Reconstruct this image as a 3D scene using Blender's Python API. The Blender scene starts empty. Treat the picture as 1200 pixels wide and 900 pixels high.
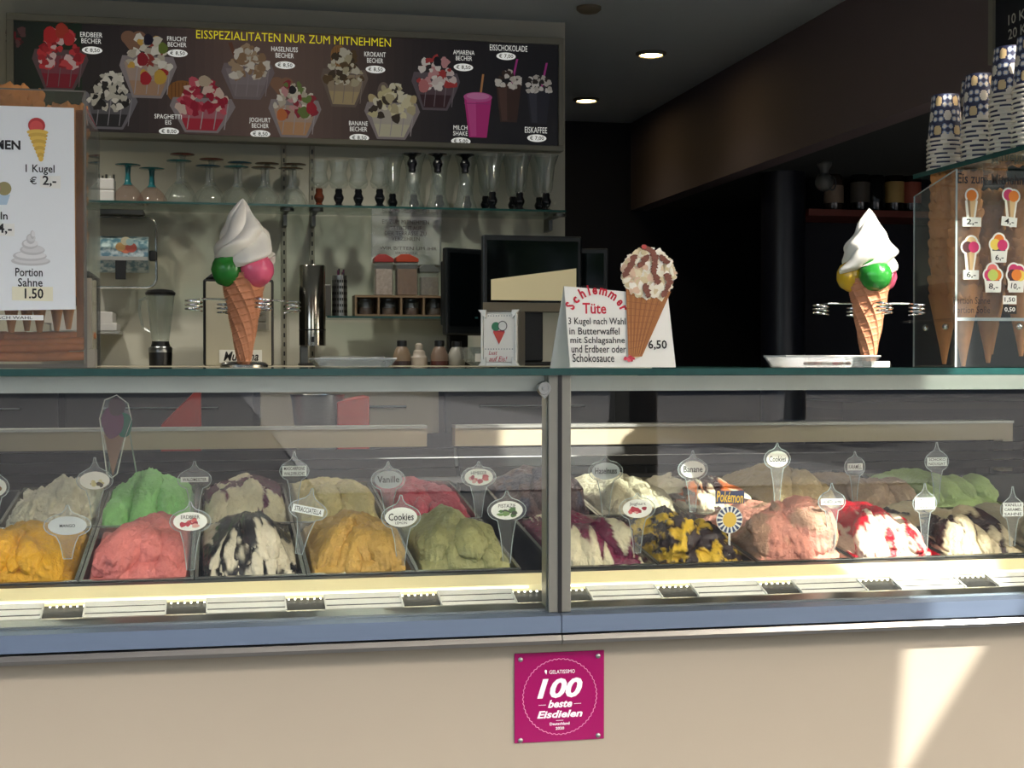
import bpy, math, random
import numpy as np
from mathutils import Vector, Matrix
sc = bpy.context.scene
COL = sc.collection
R = math.radians
# ------------------------------------------------------------------ camera, world, sun, exposure
F_PX, PSI, PITCH, ZC = 1700.0, R(11.6), R(0.876), 1.30
cam = bpy.data.cameras.new('camera'); cam.sensor_width = 36; cam.lens = F_PX/1200*36
cam.clip_start = .05; cam.clip_end = 300
camo = bpy.data.objects.new('camera', cam); COL.objects.link(camo)
camo.location = (0, 0, ZC); camo.rotation_euler = (math.pi/2-PITCH, 0, -PSI)
sc.camera = camo
vs = sc.view_settings
vs.view_transform = 'Standard'; vs.look = 'None'; vs.gamma = 1; vs.use_curve_mapping = False
vs.exposure = 0.70
LAMP_W = 14
SUN_DIR = Vector((-.6, 1, -.95)).normalized()
sun = bpy.data.lights.new('sun', 'SUN'); sun.energy = 8.0; sun.angle = R(.6); sun.color = (1, .95, .88)
suno = bpy.data.objects.new('sun', sun); COL.objects.link(suno)
suno.rotation_euler = SUN_DIR.to_track_quat('-Z', 'Y').to_euler()
w = bpy.data.worlds.new('sky'); sc.world = w; w.use_nodes = True
nt = w.node_tree; nt.nodes.clear()
sky = nt.nodes.new('ShaderNodeTexSky'); sky.sky_type = 'NISHITA'; sky.sun_disc = False
sky.dust_density = 4.0; sky.ozone_density = .4; sky.sun_elevation = R(39); sky.sun_rotation = R(150)
bg = nt.nodes.new('ShaderNodeBackground'); bg.inputs[1].default_value = .60
wo = nt.nodes.new('ShaderNodeOutputWorld')
nt.links.new(sky.outputs[0], bg.inputs[0]); nt.links.new(bg.outputs[0], wo.inputs[0])
sc.cycles.transparent_max_bounces = 32; sc.cycles.max_bounces = 8
sc.cycles.caustics_reflective = False; sc.cycles.caustics_refractive = False
sc.cycles.sample_clamp_indirect = 4.0

fw = Vector((math.sin(PSI)*math.cos(PITCH), math.cos(PSI)*math.cos(PITCH), -math.sin(PITCH)))
rt = Vector((math.cos(PSI), -math.sin(PSI), 0)); up = rt.cross(fw)
def at(px, py, Y):
    "the point of the plane y=Y seen at a pixel of the 1200x900 photograph"
    d = fw + rt*((px-600)/F_PX) - up*((py-450)/F_PX)
    return Vector((0, 0, ZC)) + d*(Y/d.y)
def prect(x0, y0, x1, y1, Y):
    xc, yc = (x0+x1)/2, (y0+y1)/2
    return at(x0, yc, Y).x, at(xc, y1, Y).z, at(x1, yc, Y).x, at(xc, y0, Y).z
def mpp(px, Y):
    return Y*(1+math.tan(PSI+math.atan((px-600)/F_PX))*math.tan(PSI))*math.cos(PSI)/F_PX

# ------------------------------------------------------------------ materials
def lin(c):
    return tuple(((v/255)/12.92 if v/255 <= .04045 else ((v/255+.055)/1.055)**2.4) for v in c)
def L4(c): return (*lin(c), 1)
_m = {}
def mat(name, col, rough=.5, metal=0, var=.08, scale=30, bump=0, bscale=150, emit=0, alpha=1, aniso=False, spec=.5):
    if name in _m: return _m[name]
    m = bpy.data.materials.new(name); m.use_nodes = True
    n = m.node_tree.nodes; l = m.node_tree.links; b = n['Principled BSDF']
    b.inputs['Roughness'].default_value = rough; b.inputs['Metallic'].default_value = metal
    b.inputs['Specular IOR Level'].default_value = spec
    tc = n.new('ShaderNodeTexCoord')
    no = n.new('ShaderNodeTexNoise'); no.inputs['Scale'].default_value = scale; no.inputs['Detail'].default_value = 4
    l.new(tc.outputs['Object'], no.inputs['Vector'])
    if aniso:
        mp = n.new('ShaderNodeMapping'); mp.inputs['Scale'].default_value = (.3, 8, 8)
        l.new(tc.outputs['Object'], mp.inputs[0]); l.new(mp.outputs[0], no.inputs['Vector'])
    c = lin(col)
    r = n.new('ShaderNodeMix'); r.data_type = 'RGBA'
    r.inputs['A'].default_value = (*[v*(1-var) for v in c], 1)
    r.inputs['B'].default_value = (*[min(1, v*(1+var)) for v in c], 1)
    l.new(no.outputs[0], r.inputs['Factor']); l.new(r.outputs['Result'], b.inputs['Base Color'])
    if bump:
        n2 = n.new('ShaderNodeTexNoise'); n2.inputs['Scale'].default_value = bscale; n2.inputs['Detail'].default_value = 5
        l.new(tc.outputs['Object'], n2.inputs['Vector'])
        bp = n.new('ShaderNodeBump'); bp.inputs['Strength'].default_value = bump; bp.inputs['Distance'].default_value = .002
        l.new(n2.outputs[0], bp.inputs['Height']); l.new(bp.outputs[0], b.inputs['Normal'])
    if emit:
        b.inputs['Emission Color'].default_value = (*c, 1); b.inputs['Emission Strength'].default_value = emit
    _m[name] = m
    return m
def glass(name, tint=(1, 1, 1), refl=.96, f0=.04, haze=0, hazecol=(.8, .85, .85), rough=0.0):
    if name in _m: return _m[name]
    m = bpy.data.materials.new(name); m.use_nodes = True
    n = m.node_tree.nodes; l = m.node_tree.links; n.clear()
    o = n.new('ShaderNodeOutputMaterial'); t = n.new('ShaderNodeBsdfTransparent'); t.inputs[0].default_value = (*tint, 1)
    g = n.new('ShaderNodeBsdfGlossy'); g.inputs['Roughness'].default_value = rough
    ge = n.new('ShaderNodeNewGeometry'); d = n.new('ShaderNodeVectorMath'); d.operation = 'DOT_PRODUCT'
    l.new(ge.outputs['Incoming'], d.inputs[0]); l.new(ge.outputs['Normal'], d.inputs[1])
    def M(op, a, b):
        x = n.new('ShaderNodeMath'); x.operation = op
        for i, v in ((0, a), (1, b)):
            if isinstance(v, (int, float)): x.inputs[i].default_value = v
            else: l.new(v, x.inputs[i])
        return x.outputs[0]
    a = M('ABSOLUTE', d.outputs['Value'], 0); a = M('SUBTRACT', 1, a); a = M('POWER', a, 5)
    a = M('MULTIPLY', a, refl); a = M('ADD', a, f0)
    mx = n.new('ShaderNodeMixShader'); l.new(a, mx.inputs[0]); l.new(t.outputs[0], mx.inputs[1]); l.new(g.outputs[0], mx.inputs[2])
    out = mx.outputs[0]
    if haze:
        df = n.new('ShaderNodeBsdfDiffuse'); df.inputs[0].default_value = (*hazecol, 1)
        m2 = n.new('ShaderNodeMixShader'); m2.inputs[0].default_value = haze
        l.new(out, m2.inputs[1]); l.new(df.outputs[0], m2.inputs[2]); out = m2.outputs[0]
    l.new(out, o.inputs[0]); _m[name] = m
    return m
def printmat(name='print_ink', rough=.45, emit=0):
    if name in _m: return _m[name]
    m = bpy.data.materials.new(name); m.use_nodes = True
    n = m.node_tree.nodes; l = m.node_tree.links; b = n['Principled BSDF']
    b.inputs['Roughness'].default_value = rough
    a = n.new('ShaderNodeAttribute'); a.attribute_name = 'Col'
    no = n.new('ShaderNodeTexNoise'); no.inputs['Scale'].default_value = 220
    mx = n.new('ShaderNodeMix'); mx.data_type = 'RGBA'; mx.blend_type = 'MULTIPLY'
    mx.inputs['Factor'].default_value = .12
    l.new(a.outputs['Color'], mx.inputs['A']); l.new(no.outputs[0], mx.inputs['B'])
    l.new(mx.outputs['Result'], b.inputs['Base Color']); _m[name] = m
    if emit: l.new(mx.outputs['Result'], b.inputs['Emission Color']); b.inputs['Emission Strength'].default_value = emit
    return m
STEEL = mat('steel', (150, 152, 150), .28, 1, .12, 40, aniso=True)
STEEL_D = mat('dull_steel', (92, 94, 92), .38, 1, .15, 30, aniso=True)
BAND = mat('brushed_band', (118, 134, 156), .40, .8, .06, 12, aniso=True)
ALU = mat('aluminium', (170, 170, 164), .4, .7, .08, 25)
CREAM = mat('cream_laminate', (157, 148, 132), .5, 0, .03, 6)
CREAMSTRIP = mat('cream_strip', (238, 226, 178), .4, 0, .04, 20)
WHITE = mat('white_card', (232, 232, 224), .55, 0, .02, 10)
BLACK = mat('black_plastic', (16, 17, 18), .35, 0, .2, 40)
DARK = mat('dark_recess', (20, 21, 22), .6, 0, .2, 40)
INK = mat('black_ink', (18, 16, 16), .6, 0, .1, 50)
REDINK = mat('red_ink', (196, 22, 50), .6, 0, .1, 50)
GLASS = glass('clear_pane', (.97, .988, .98), f0=.034)
GLASSG = glass('green_glass_shelf', (.89, .95, .92), haze=.07, hazecol=(.10, .30, .25))
GEDGE = mat('green_glass_edge', (28, 70, 66), .15, 0, .25, 60)
ACRYL = glass('clear_acrylic', (.95, .96, .96), haze=.03)
ACRYLE = mat('acrylic_edge', (176, 186, 184), .2, 0, .1, 40)
DRINK = glass('drinking_glass', (.93, .95, .94), f0=.06, haze=.03)
PRINT = printmat(); LITPRINT = printmat('backlit_print', .4, .13); LITWHITE = mat('backlit_white', (235, 235, 228), .5, 0, .02, 10, emit=.34)
WIRE = mat('chrome_wire', (215, 215, 212), .18, 1, .05, 40)

# ------------------------------------------------------------------ mesh builder
class MB:
    def __init__(s): s.v = []; s.f = []; s.mi = []; s.c = []; s.lay = 0
    def add(s, vs_, fs, mi=0, col=None, M=None):
        o = len(s.v)
        s.v += [tuple(M @ Vector(p)) if M else tuple(p) for p in vs_]
        for f in fs: s.f.append([o+i for i in f]); s.mi.append(mi); s.c.append(col)
        return s
    def box(s, x0, y0, z0, x1, y1, z1, mi=0, col=None, M=None):
        return s.add([(x0,y0,z0),(x1,y0,z0),(x1,y1,z0),(x0,y1,z0),(x0,y0,z1),(x1,y0,z1),(x1,y1,z1),(x0,y1,z1)],
            [(0,3,2,1),(4,5,6,7),(0,1,5,4),(1,2,6,5),(2,3,7,6),(3,0,4,7)], mi, col, M)
    def lathe(s, prof, c=(0,0,0), n=24, mi=0, col=None, M=None, cap=True):
        vs_ = []; fs = []
        for r, z in prof:
            for k in range(n):
                a = 2*math.pi*k/n; vs_.append((c[0]+r*math.cos(a), c[1]+r*math.sin(a), c[2]+z))
        for i in range(len(prof)-1):
            for k in range(n):
                k2 = (k+1) % n; fs.append((i*n+k, i*n+k2, (i+1)*n+k2, (i+1)*n+k))
        if cap:
            if prof[0][0] > 1e-5: fs.append(tuple(range(n-1, -1, -1)))
            if prof[-1][0] > 1e-5: fs.append(tuple(range((len(prof)-1)*n, len(prof)*n)))
        return s.add(vs_, fs, mi, col, M)
    def tube(s, path, r, n=8, mi=0, col=None, closed=False, M=None):
        P = [Vector(p) for p in path]; vs_ = []; fs = []; m = len(P); ref = None
        for i, p in enumerate(P):
            a = P[(i-1) % m] if (i or closed) else p; b = P[(i+1) % m] if (i < m-1 or closed) else p
            t = (b-a).normalized()
            if ref is None: ref = t.orthogonal().normalized()
            u = (ref - t*ref.dot(t)).normalized(); ref = u; q = t.cross(u)
            rr = r[i] if isinstance(r, (list, tuple)) else r
            for k in range(n):
                an = 2*math.pi*k/n; vs_.append(p + (u*math.cos(an)+q*math.sin(an))*rr)
        for i in range(m if closed else m-1):
            j = (i+1) % m
            for k in range(n):
                k2 = (k+1) % n; fs.append((i*n+k, i*n+k2, j*n+k2, j*n+k))
        if not closed: fs += [tuple(range(n-1, -1, -1)), tuple(range((m-1)*n, m*n))]
        return s.add(vs_, fs, mi, col, M)
    def ball(s, c, r, n=20, m=12, mi=0, col=None, sq=(1,1,1), wob=0, seed=0, M=None):
        rg = random.Random(seed); ph = [rg.uniform(0, 6.28) for _ in range(6)]
        vs_ = []; fs = []
        for i in range(m+1):
            th = math.pi*i/m
            for k in range(n):
                a = 2*math.pi*k/n; x, y, z = math.sin(th)*math.cos(a), math.sin(th)*math.sin(a), math.cos(th)
                q = 1 + wob*(math.sin(7*x+ph[0])*math.sin(8*y+ph[1])+.6*math.sin(13*z+ph[2]+5*x)*math.sin(11*x+ph[3]))
                vs_.append((c[0]+x*r*q*sq[0], c[1]+y*r*q*sq[1], c[2]+z*r*q*sq[2]))
        for i in range(m):
            for k in range(n):
                k2 = (k+1) % n; fs.append((i*n+k, (i+1)*n+k, (i+1)*n+k2, i*n+k2))
        return s.add(vs_, fs, mi, col, M)
    def prism(s, pts, y0, y1, mi=0, col=None, M=None):
        "polygon in x,z (counter-clockwise seen from -y) extruded from y0 (front) to y1"
        n = len(pts); vs_ = [(p[0], y0, p[1]) for p in pts]+[(p[0], y1, p[1]) for p in pts]
        return s.add(vs_, [tuple(range(n)), tuple(range(2*n-1, n-1, -1))]+[(i, i+n, (i+1) % n+n, (i+1) % n) for i in range(n)], mi, col, M)
    def sect(s, prof, x0, x1, mi=0):
        "cross-section polygon in (y,z) run along x"
        n = len(prof)
        return s.add([(x0, p[0], p[1]) for p in prof]+[(x1, p[0], p[1]) for p in prof],
            [tuple(range(n)), tuple(range(2*n-1, n-1, -1))]+[(i, i+n, (i+1) % n+n, (i+1) % n) for i in range(n)], mi)
    # flat print on a plane facing -y, each shape a hair in front of the one before
    def poly(s, pts, y, col, mi=0, M=None):
        s.lay += 1; yy = y - s.lay*1.2e-5
        return s.add([(p[0], yy, p[1]) for p in pts], [tuple(range(len(pts)))], mi, col, M)
    def disc(s, x, z, rx, rz, y, col, n=20, mi=0, wob=0, seed=0, rot=0, M=None):
        rg = random.Random(seed); a1, a2 = rg.uniform(0, 6), rg.uniform(0, 6); pts = []
        for k in range(n):
            a = 2*math.pi*k/n; q = 1+wob*(math.sin(3*a+a1)+.6*math.sin(5*a+a2))
            px, pz = rx*q*math.cos(a), rz*q*math.sin(a)
            pts.append((x+px*math.cos(rot)-pz*math.sin(rot), z+px*math.sin(rot)+pz*math.cos(rot)))
        return s.poly(pts, y, col, mi, M)
    def build(s, name, mats, parent=None, loc=None, smooth=False, bevel=0, kind=None, label=None, cat=None, group=None):
        off = Vector((0, 0, 0)); p = parent
        while p is not None: off += p.location; p = p.parent
        if loc is not None and parent is None: off = Vector(loc)
        me = bpy.data.meshes.new(name)
        me.from_pydata([(v[0]-off.x, v[1]-off.y, v[2]-off.z) for v in s.v], [], s.f)
        for m in (mats if isinstance(mats, (list, tuple)) else [mats]): me.materials.append(m)
        me.polygons.foreach_set('material_index', s.mi)
        if any(c is not None for c in s.c):
            at_ = me.color_attributes.new('Col', 'FLOAT_COLOR', 'CORNER'); buf = []
            for f, c in zip(s.f, s.c):
                cc = L4(c) if c is not None else (.5, .5, .5, 1)
                buf += list(cc)*len(f)
            at_.data.foreach_set('color', buf)
        if smooth:
            me.polygons.foreach_set('use_smooth', [True]*len(me.polygons))
            try: me.set_sharp_from_angle(angle=R(42))
            except Exception: pass
        me.update()
        o = bpy.data.objects.new(name, me); COL.objects.link(o)
        if parent: o.parent = parent
        elif loc is not None: o.location = loc
        if bevel:
            b = o.modifiers.new('bevel', 'BEVEL'); b.width = bevel; b.segments = 2; b.limit_method = 'ANGLE'
        if kind: o['kind'] = kind
        if label: o['label'] = label
        if cat: o['category'] = cat
        if group: o['group'] = group
        return o
def thing(name, label, cat, loc=(0,0,0), group=None):
    o = bpy.data.objects.new(name, None); o.empty_display_size = .05; COL.objects.link(o); o.location = loc
    o['label'] = label; o['category'] = cat
    if group: o['group'] = group
    return o
def dup(o, loc=None, rz=None, label=None, group=None):
    r = o.copy(); COL.objects.link(r)
    if loc is not None: r.location = loc
    if rz is not None: r.rotation_euler.z = rz
    if label: r['label'] = label
    if group: r['group'] = group
    for ch in list(o.children):
        c = ch.copy(); COL.objects.link(c); c.parent = r
        for g in list(ch.children):
            d = g.copy(); COL.objects.link(d); d.parent = c
    return r
def txt(mb, s, box, y, mi=0, bold=.0, shear=0, M=None, res=2, rot=0, col=None):
    "lettering filling the rectangle (x0,z0,x1,z1) of the plane y, facing -y"
    cu = bpy.data.curves.new('lettering', 'FONT'); cu.body = s; cu.offset = bold; cu.shear = shear; cu.resolution_u = res
    cu.align_x = 'CENTER'; cu.space_line = .9
    o = bpy.data.objects.new('lettering', cu)
    me = bpy.data.meshes.new_from_object(o)
    V = np.array([v.co[:] for v in me.vertices]); fs = [tuple(p.vertices) for p in me.polygons]
    bpy.data.objects.remove(o); bpy.data.curves.remove(cu); bpy.data.meshes.remove(me)
    if len(V) == 0: return
    lo = V.min(0); hi = V.max(0); x0, z0, x1, z1 = box
    sx = (x1-x0)/max(1e-6, hi[0]-lo[0]); sz = (z1-z0)/max(1e-6, hi[1]-lo[1])
    cx, cz = (x0+x1)/2, (z0+z1)/2; pts = []
    for p in V:
        a, b = (p[0]-(lo[0]+hi[0])/2)*sx, (p[1]-(lo[1]+hi[1])/2)*sz
        pts.append((cx+a*math.cos(rot)-b*math.sin(rot), y, cz+a*math.sin(rot)+b*math.cos(rot)))
    mb.add(pts, fs, mi, col, M)
ORD = ['first','second','third','fourth','fifth','sixth','seventh','eighth','ninth','tenth','eleventh','twelfth','thirteenth','fourteenth','fifteenth','sixteenth','seventeenth','eighteenth']

# ------------------------------------------------------------------ numpy noise
def vn(x, y, seed=0):
    xi, yi = np.floor(x), np.floor(y); xf, yf = x-xi, y-yi
    h = lambda a, b: np.modf(np.abs(np.sin(a*127.1+b*311.7+seed*74.7)*43758.5453))[0]
    u, v = xf*xf*(3-2*xf), yf*yf*(3-2*yf)
    return (h(xi,yi)*(1-u)+h(xi+1,yi)*u)*(1-v)+(h(xi,yi+1)*(1-u)+h(xi+1,yi+1)*u)*v
def fbm(x, y, seed=0, o=4):
    s = 0; a = .5
    for i in range(o): s = s+a*vn(x*2**i, y*2**i, seed+i*13); a *= .5
    return s
def sst(a, b, x):
    t = np.clip((x-a)/(b-a), 0, 1); return t*t*(3-2*t)

# ------------------------------------------------------------------ setting: shop shell and the street in front
CEIL = 2.45; XW = 1.97
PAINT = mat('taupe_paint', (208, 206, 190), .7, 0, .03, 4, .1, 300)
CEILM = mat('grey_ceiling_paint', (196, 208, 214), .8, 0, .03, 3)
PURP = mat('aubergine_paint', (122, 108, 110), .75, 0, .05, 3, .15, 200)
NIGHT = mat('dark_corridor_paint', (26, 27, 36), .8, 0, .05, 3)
SOFF = mat('soffit_paint', (58, 62, 62), .8, 0, .05, 3)
FLOORM = mat('pale_floor_tiles', (168, 166, 162), .35, 0, .15, 3)
SUNPAVE = mat('sunlit_paving', (128, 127, 126), .85, 0, .25, 1.2, .4, 20)
OUTW = mat('outer_render', (150, 142, 130), .8, 0, .05, 3)
def struct(name, mb, m, **k): return mb.build(name, m, kind='structure', **k)
struct('floor', MB().box(-3, 2.1, -.1, 5, 6.9, 0), FLOORM)
struct('street', MB().box(-60, -70, -.1, 70, 2.1, 0), mat('shaded_street_asphalt', (66, 66, 68), .9, 0, .2, 1.0, .4, 20))
struct('painted_sunlit_lane', MB().box(1.0, -60, 0, 7.5, -10, .02), SUNPAVE)  # paler lane stands in for sunlit ground, darker street for shaded ground
struct('ceiling', MB().box(-3, 2.0, CEIL, 5, 6.9, CEIL+.15), CEILM)
struct('wall_back', MB().box(-3, 4.8, 0, 1.169, 4.95, CEIL), PAINT)
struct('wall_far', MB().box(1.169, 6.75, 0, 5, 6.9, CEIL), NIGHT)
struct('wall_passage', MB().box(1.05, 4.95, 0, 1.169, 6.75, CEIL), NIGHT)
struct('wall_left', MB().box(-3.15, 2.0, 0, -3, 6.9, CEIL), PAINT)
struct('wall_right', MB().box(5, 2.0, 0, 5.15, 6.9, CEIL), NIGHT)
struct('wall_bulkhead', MB().box(XW, 2.1, 2.03, XW+.08, 6.75, CEIL), PURP)
struct('ceiling_soffit', MB().box(XW+.08, 2.1, 2.03, 5, 6.75, 2.10), SOFF)
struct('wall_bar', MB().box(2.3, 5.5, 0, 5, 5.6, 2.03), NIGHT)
struct('column', MB().lathe([(.085, 0), (.085, 2.03)], (2.16, 5.3, 0), 32), mat('dark_column_paint', (30, 32, 42), .35, 0, .05, 5), smooth=True)
fr = MB(); fr.box(-4, 1.85, 2.62, 6, 2.0, 6.0); fr.box(-4, 1.85, 0, -1.6, 2.0, 2.62); fr.box(3.4, 1.85, 0, 6, 2.0, 2.62)
struct('wall_front', fr, OUTW)
struct('wall_opposite', MB().box(-60, -62, 0, 70, -61, 11), mat('opposite_facade', (140, 134, 122), .8, 0, .1, .5))
# added unseen sunshades: the gap between them lets one wedge of sun in
def wedge(Xp, z, za=2.7):
    t = (za-z)/.95; return (Xp+.6*t, 2.08-t)
CANVAS = mat('added_sunshade_canvas', (120, 88, 72), .85, 0, .06, 8)
def added_sunshade(pts, za, label):
    mb = MB(); n = len(pts)
    mb.add([(p[0], p[1], za) for p in pts]+[(p[0], p[1], za+.012) for p in pts],
        [tuple(range(n-1, -1, -1)), tuple(range(n, 2*n))]+[(i, (i+1) % n, (i+1) % n+n, i+n) for i in range(n)])
    return mb.build('added_sunshade', CANVAS, label=label, cat='added_sunshade')
l0, l1 = wedge(1.058, .672), wedge(1.155, 1.95)
r0, r1 = wedge(1.079, .672), wedge(1.40, 1.95)
rm = wedge(1.42, 1.16)
added_sunshade([(-3.5, 1.84), (-3.5, -.35), (2.362, -.35), (l0[0], l0[1]), (l1[0], l1[1]), (l1[0]-.3, 1.84)], 2.70, 'unseen added canvas awning over the pavement along the left case')
added_sunshade([(2.368, -.35), (5.5, -.35), (5.5, 1.84), (r1[0]+.02, 1.84), (r1[0], r1[1]), (rm[0], rm[1]), (r0[0], r0[1])], 2.70, 'unseen added canvas awning over the pavement beyond the right case')
# street trees, seen only as reflections in the glass
BARK = mat('bark', (92, 80, 68), .9, 0, .3, 8, .5, 30); LEAF = mat('leaf_green', (62, 88, 40), .7, 0, .4, 3)
def tree(x, y, h, r, label, seed):
    t = thing('street_tree', label, 'tree', (x, y, 0), 'street trees mirrored in the glass')
    MB().tube([(x, y, 0), (x+.05, y, h*.3), (x-.05, y+.05, h*.6)], [.26, .2, .12], 10).build('trunk', BARK, t, smooth=True)
    rg = random.Random(seed); mb = MB()
    for i in range(1500):
        d = Vector((rg.gauss(0, 1), rg.gauss(0, 1), rg.gauss(0, .7))).normalized()*r*rg.uniform(.35, 1)
        c = Vector((x, y, h*.68))+d; a = Vector((rg.uniform(-1,1), rg.uniform(-1,1), rg.uniform(-.6,.6))).normalized()*rg.uniform(.18,.4); b = a.orthogonal().normalized()*.22
        mb.add([c-a, c-b, c+a, c+b], [(0,1,2,3)])
    f = mb.build('foliage', LEAF, t); f['kind'] = 'stuff'
tree(4.0, -9.5, 7.5, 3.0, 'leafy street tree whose trunk is mirrored in the right pane', 1)
tree(-2.6, -9.0, 7.5, 3.0, 'leafy street tree standing alone opposite the left pane', 2)
tree(11.5, -10.5, 8, 3.3, 'leafy street tree at the right end of the mirrored row', 3)
tree(13, -27, 9, 3.8, 'leafy street tree far back across the sunny street', 4)

# ------------------------------------------------------------------ display cases
YF, XS = 2.08, .4975; PITCH_X = .1695; TILT = R(6.8)
YP, ZP = 2.25, .972; YB, ZB = 2.607, 1.014
struct('counter_front', MB().box(-1.0, 2.10, 0, 1.85, 2.13, .886), CREAM)
FR_L = [-.3698+i*PITCH_X for i in range(5)]; FR_R = [.533+i*PITCH_X for i in range(6)]
LEDM = mat('led_dot', (255, 250, 235), .4, emit=6); LEDP = mat('led_profile', (255, 236, 200), .4, emit=6); LEDL = mat('led_lower', (255, 244, 214), .4, emit=2.6)
def make_case(x0, x1, label, louv):
    t = thing('display_case', label, 'display case', (x0, YF, .88))
    MB().box(x0, YF, .931, x1, YF+.008, 1.281).build('front_glass', GLASS, t)
    tp = MB(); tp.box(x0, 2.062, 1.281, x1, 2.80, 1.290); tp.box(x0, 2.060, 1.2805, x1, 2.0622, 1.2905, 1)
    tp.build('top_glass', [GLASSG, GEDGE], t)
    b = MB(); b.sect([(2.078, .931), (2.062, .928), (2.062, .903), (2.075, .900), (2.30, .900), (2.30, .931)], x0+.0006, x1-.0006)
    b.build('front_band', BAND, t)
    MB().sect([(2.060, .900), (2.056, .893), (2.060, .887), (2.13, .886), (2.13, .900)], x0+.0006, x1-.0006).build('drip_lip', STEEL, t)
    sgn = x1 > 1
    ux0, ux1 = (x0, x0+.017) if sgn else (x1-.017, x1)
    u = MB(); u.box(ux0, 2.074, .931, ux1, 2.079, 1.281); u.box(ux0, 2.089, .931, ux1, 2.12, 1.281)
    u.build('upright', mat('upright_aluminium', (128, 128, 120), .4, .6, .08, 25), t, bevel=.001)
    sx0 = ux0 if sgn else ux1-.003
    MB().box(sx0, 2.0725, .931, sx0+.003, 2.0738, 1.281).build('seal', BLACK, t)
    # rail under the top pane with its light strip
    b = MB(); b.box(x0, 2.10, 1.262, x1, 2.135, 1.279); b.box(x0, 2.10, 1.2565, x1, 2.1025, 1.262); b.build('upper_rail', ALU, t)
    MB().box(x0+.03, 2.106, 1.2595, x1-.03, 2.13, 1.2618).build('light_strip', LEDP, t)
    # front ledge
    MB().sect([(2.246, .969), (2.225, .967), (2.225, .90), (2.246, .90)], x0, x1).build('steel_ledge', STEEL_D, t)
    MB().sect([(2.224, .968), (2.200, .954), (2.200, .935), (2.224, .935)], x0, x1).build('cream_profile', CREAMSTRIP, t)
    MB().sect([(2.199, .944), (2.13, .929), (2.13, .902), (2.199, .902)], x0, x1).build('air_channel', DARK, t)
    d = MB(); x = x0+.005
    while x < x1-.01:
        d.box(x, 2.186, .9440, x+.0022, 2.189, .9458); x += .0095
    d.build('led_dots', LEDM, t)
    MB().box(x0+.02, 2.1972, .9490, x1-.02, 2.1992, .9515).build('led_strip', LEDL, t)
    lp = MB(); lp.sect([(2.130, .938), (2.118, .9385), (2.092, .934), (2.092, .931), (2.130, .931)], x0, x1); lp.build('lower_profile', STEEL, t)
    for (a, c) in louv:
        a2, c2 = a, c
        lm = MB()
        for i, (ya, za) in enumerate(((2.176, .9465), (2.157, .9405), (2.138, .9345))):
            lm.sect([(ya, za), (ya+.0105, za+.0050), (ya+.0105, za), (ya, za-.001)], a2, c2)
        for xx in (a2, c2-.002): lm.sect([(2.183, .9505), (2.138, .9385), (2.138, .9345), (2.183, .9465)], xx, xx+.002)
        lm.build('louvre', WHITE, t)
    # well and rear
    wl = MB(); wl.box(x0+.004, 2.25, .80, x1-.004, 3.02, .81); wl.box(x0+.004, 2.246, .80, x1-.004, 2.25, .95)
    wl.box(x0+.004, 2.98, .80, x1-.004, 3.02, 1.045)
    wl.build('well', DARK, t)
    rw = MB()
    zz = [(2.975, 1.062), (2.99, 1.078), (2.993, 1.080), (3.005, 1.098), (3.008, 1.100), (3.015, 1.118)]
    for i in (0, 2, 4):
        (ya, za), (yb, zb) = zz[i], zz[i+1]
        rw.sect([(ya, za), (yb, zb), (yb+.012, zb), (ya+.012, za)], x0+.004, x1-.004)
    rw.build('rear_steps', mat('dark_steel', (34, 34, 33), .5, 1, .15, 30, aniso=True), t)
    rr = MB(); rr.box(x0, 3.02, 1.122, x1-.06, 3.06, 1.160); 
    if sgn: rr.box(x1-.085, 3.02, 1.05, x1-.06, 3.06, 1.122)
    rr.build('rear_rail', mat('beige_rail', (176, 164, 140), .5, .0, .05, 10), t)
    MB().box(x0, 3.015, 1.160, x1-.06, 3.07, 1.166).build('rear_trim', ALU, t)
    sd = MB(); sx = x1-.012 if sgn else x0
    sd.box(sx, 2.09, .94, sx+.008, 3.0, 1.281); sd.build('side_glass', GLASS, t)
    return t
lv_l = [(-.9, -.82)]+[(-.3555+i*.1715-.171, -.3555+i*.1715+.112-.171) for i in range(6)]
lv_l = [( -.185+i*.1722, -.185+i*.1722+.116) for i in range(-3, 4)]
lv_r = [(.565+i*.1700, .565+i*.1700+.112) for i in range(7)]
caseL = make_case(-1.0, XS, 'glass ice cream display case with lock on its front pane, mango pan inside', [l for l in lv_l if l[1] < .47])
caseR = make_case(XS, 1.85, 'glass ice cream display case lit by the wedge of sunlight', lv_r)
# lock on the left pane
c = at(638, 455, 2.075)
lk = MB(); Mx = Matrix.Translation((c.x, 2.079, c.z)) @ Matrix.Rotation(R(90), 4, 'X')
lk.lathe([(.0105, 0), (.0105, .004), (.009, .006), (.006, .006), (.006, .004), (.0035, .004), (.0035, .007), (0, .007)], n=28, M=Mx)
lk.prism([(c.x-.007, c.z-.008), (c.x, c.z-.016), (c.x+.007, c.z-.008)], 2.074, 2.079)
lk.build('lock', STEEL, caseL, smooth=True)

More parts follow.
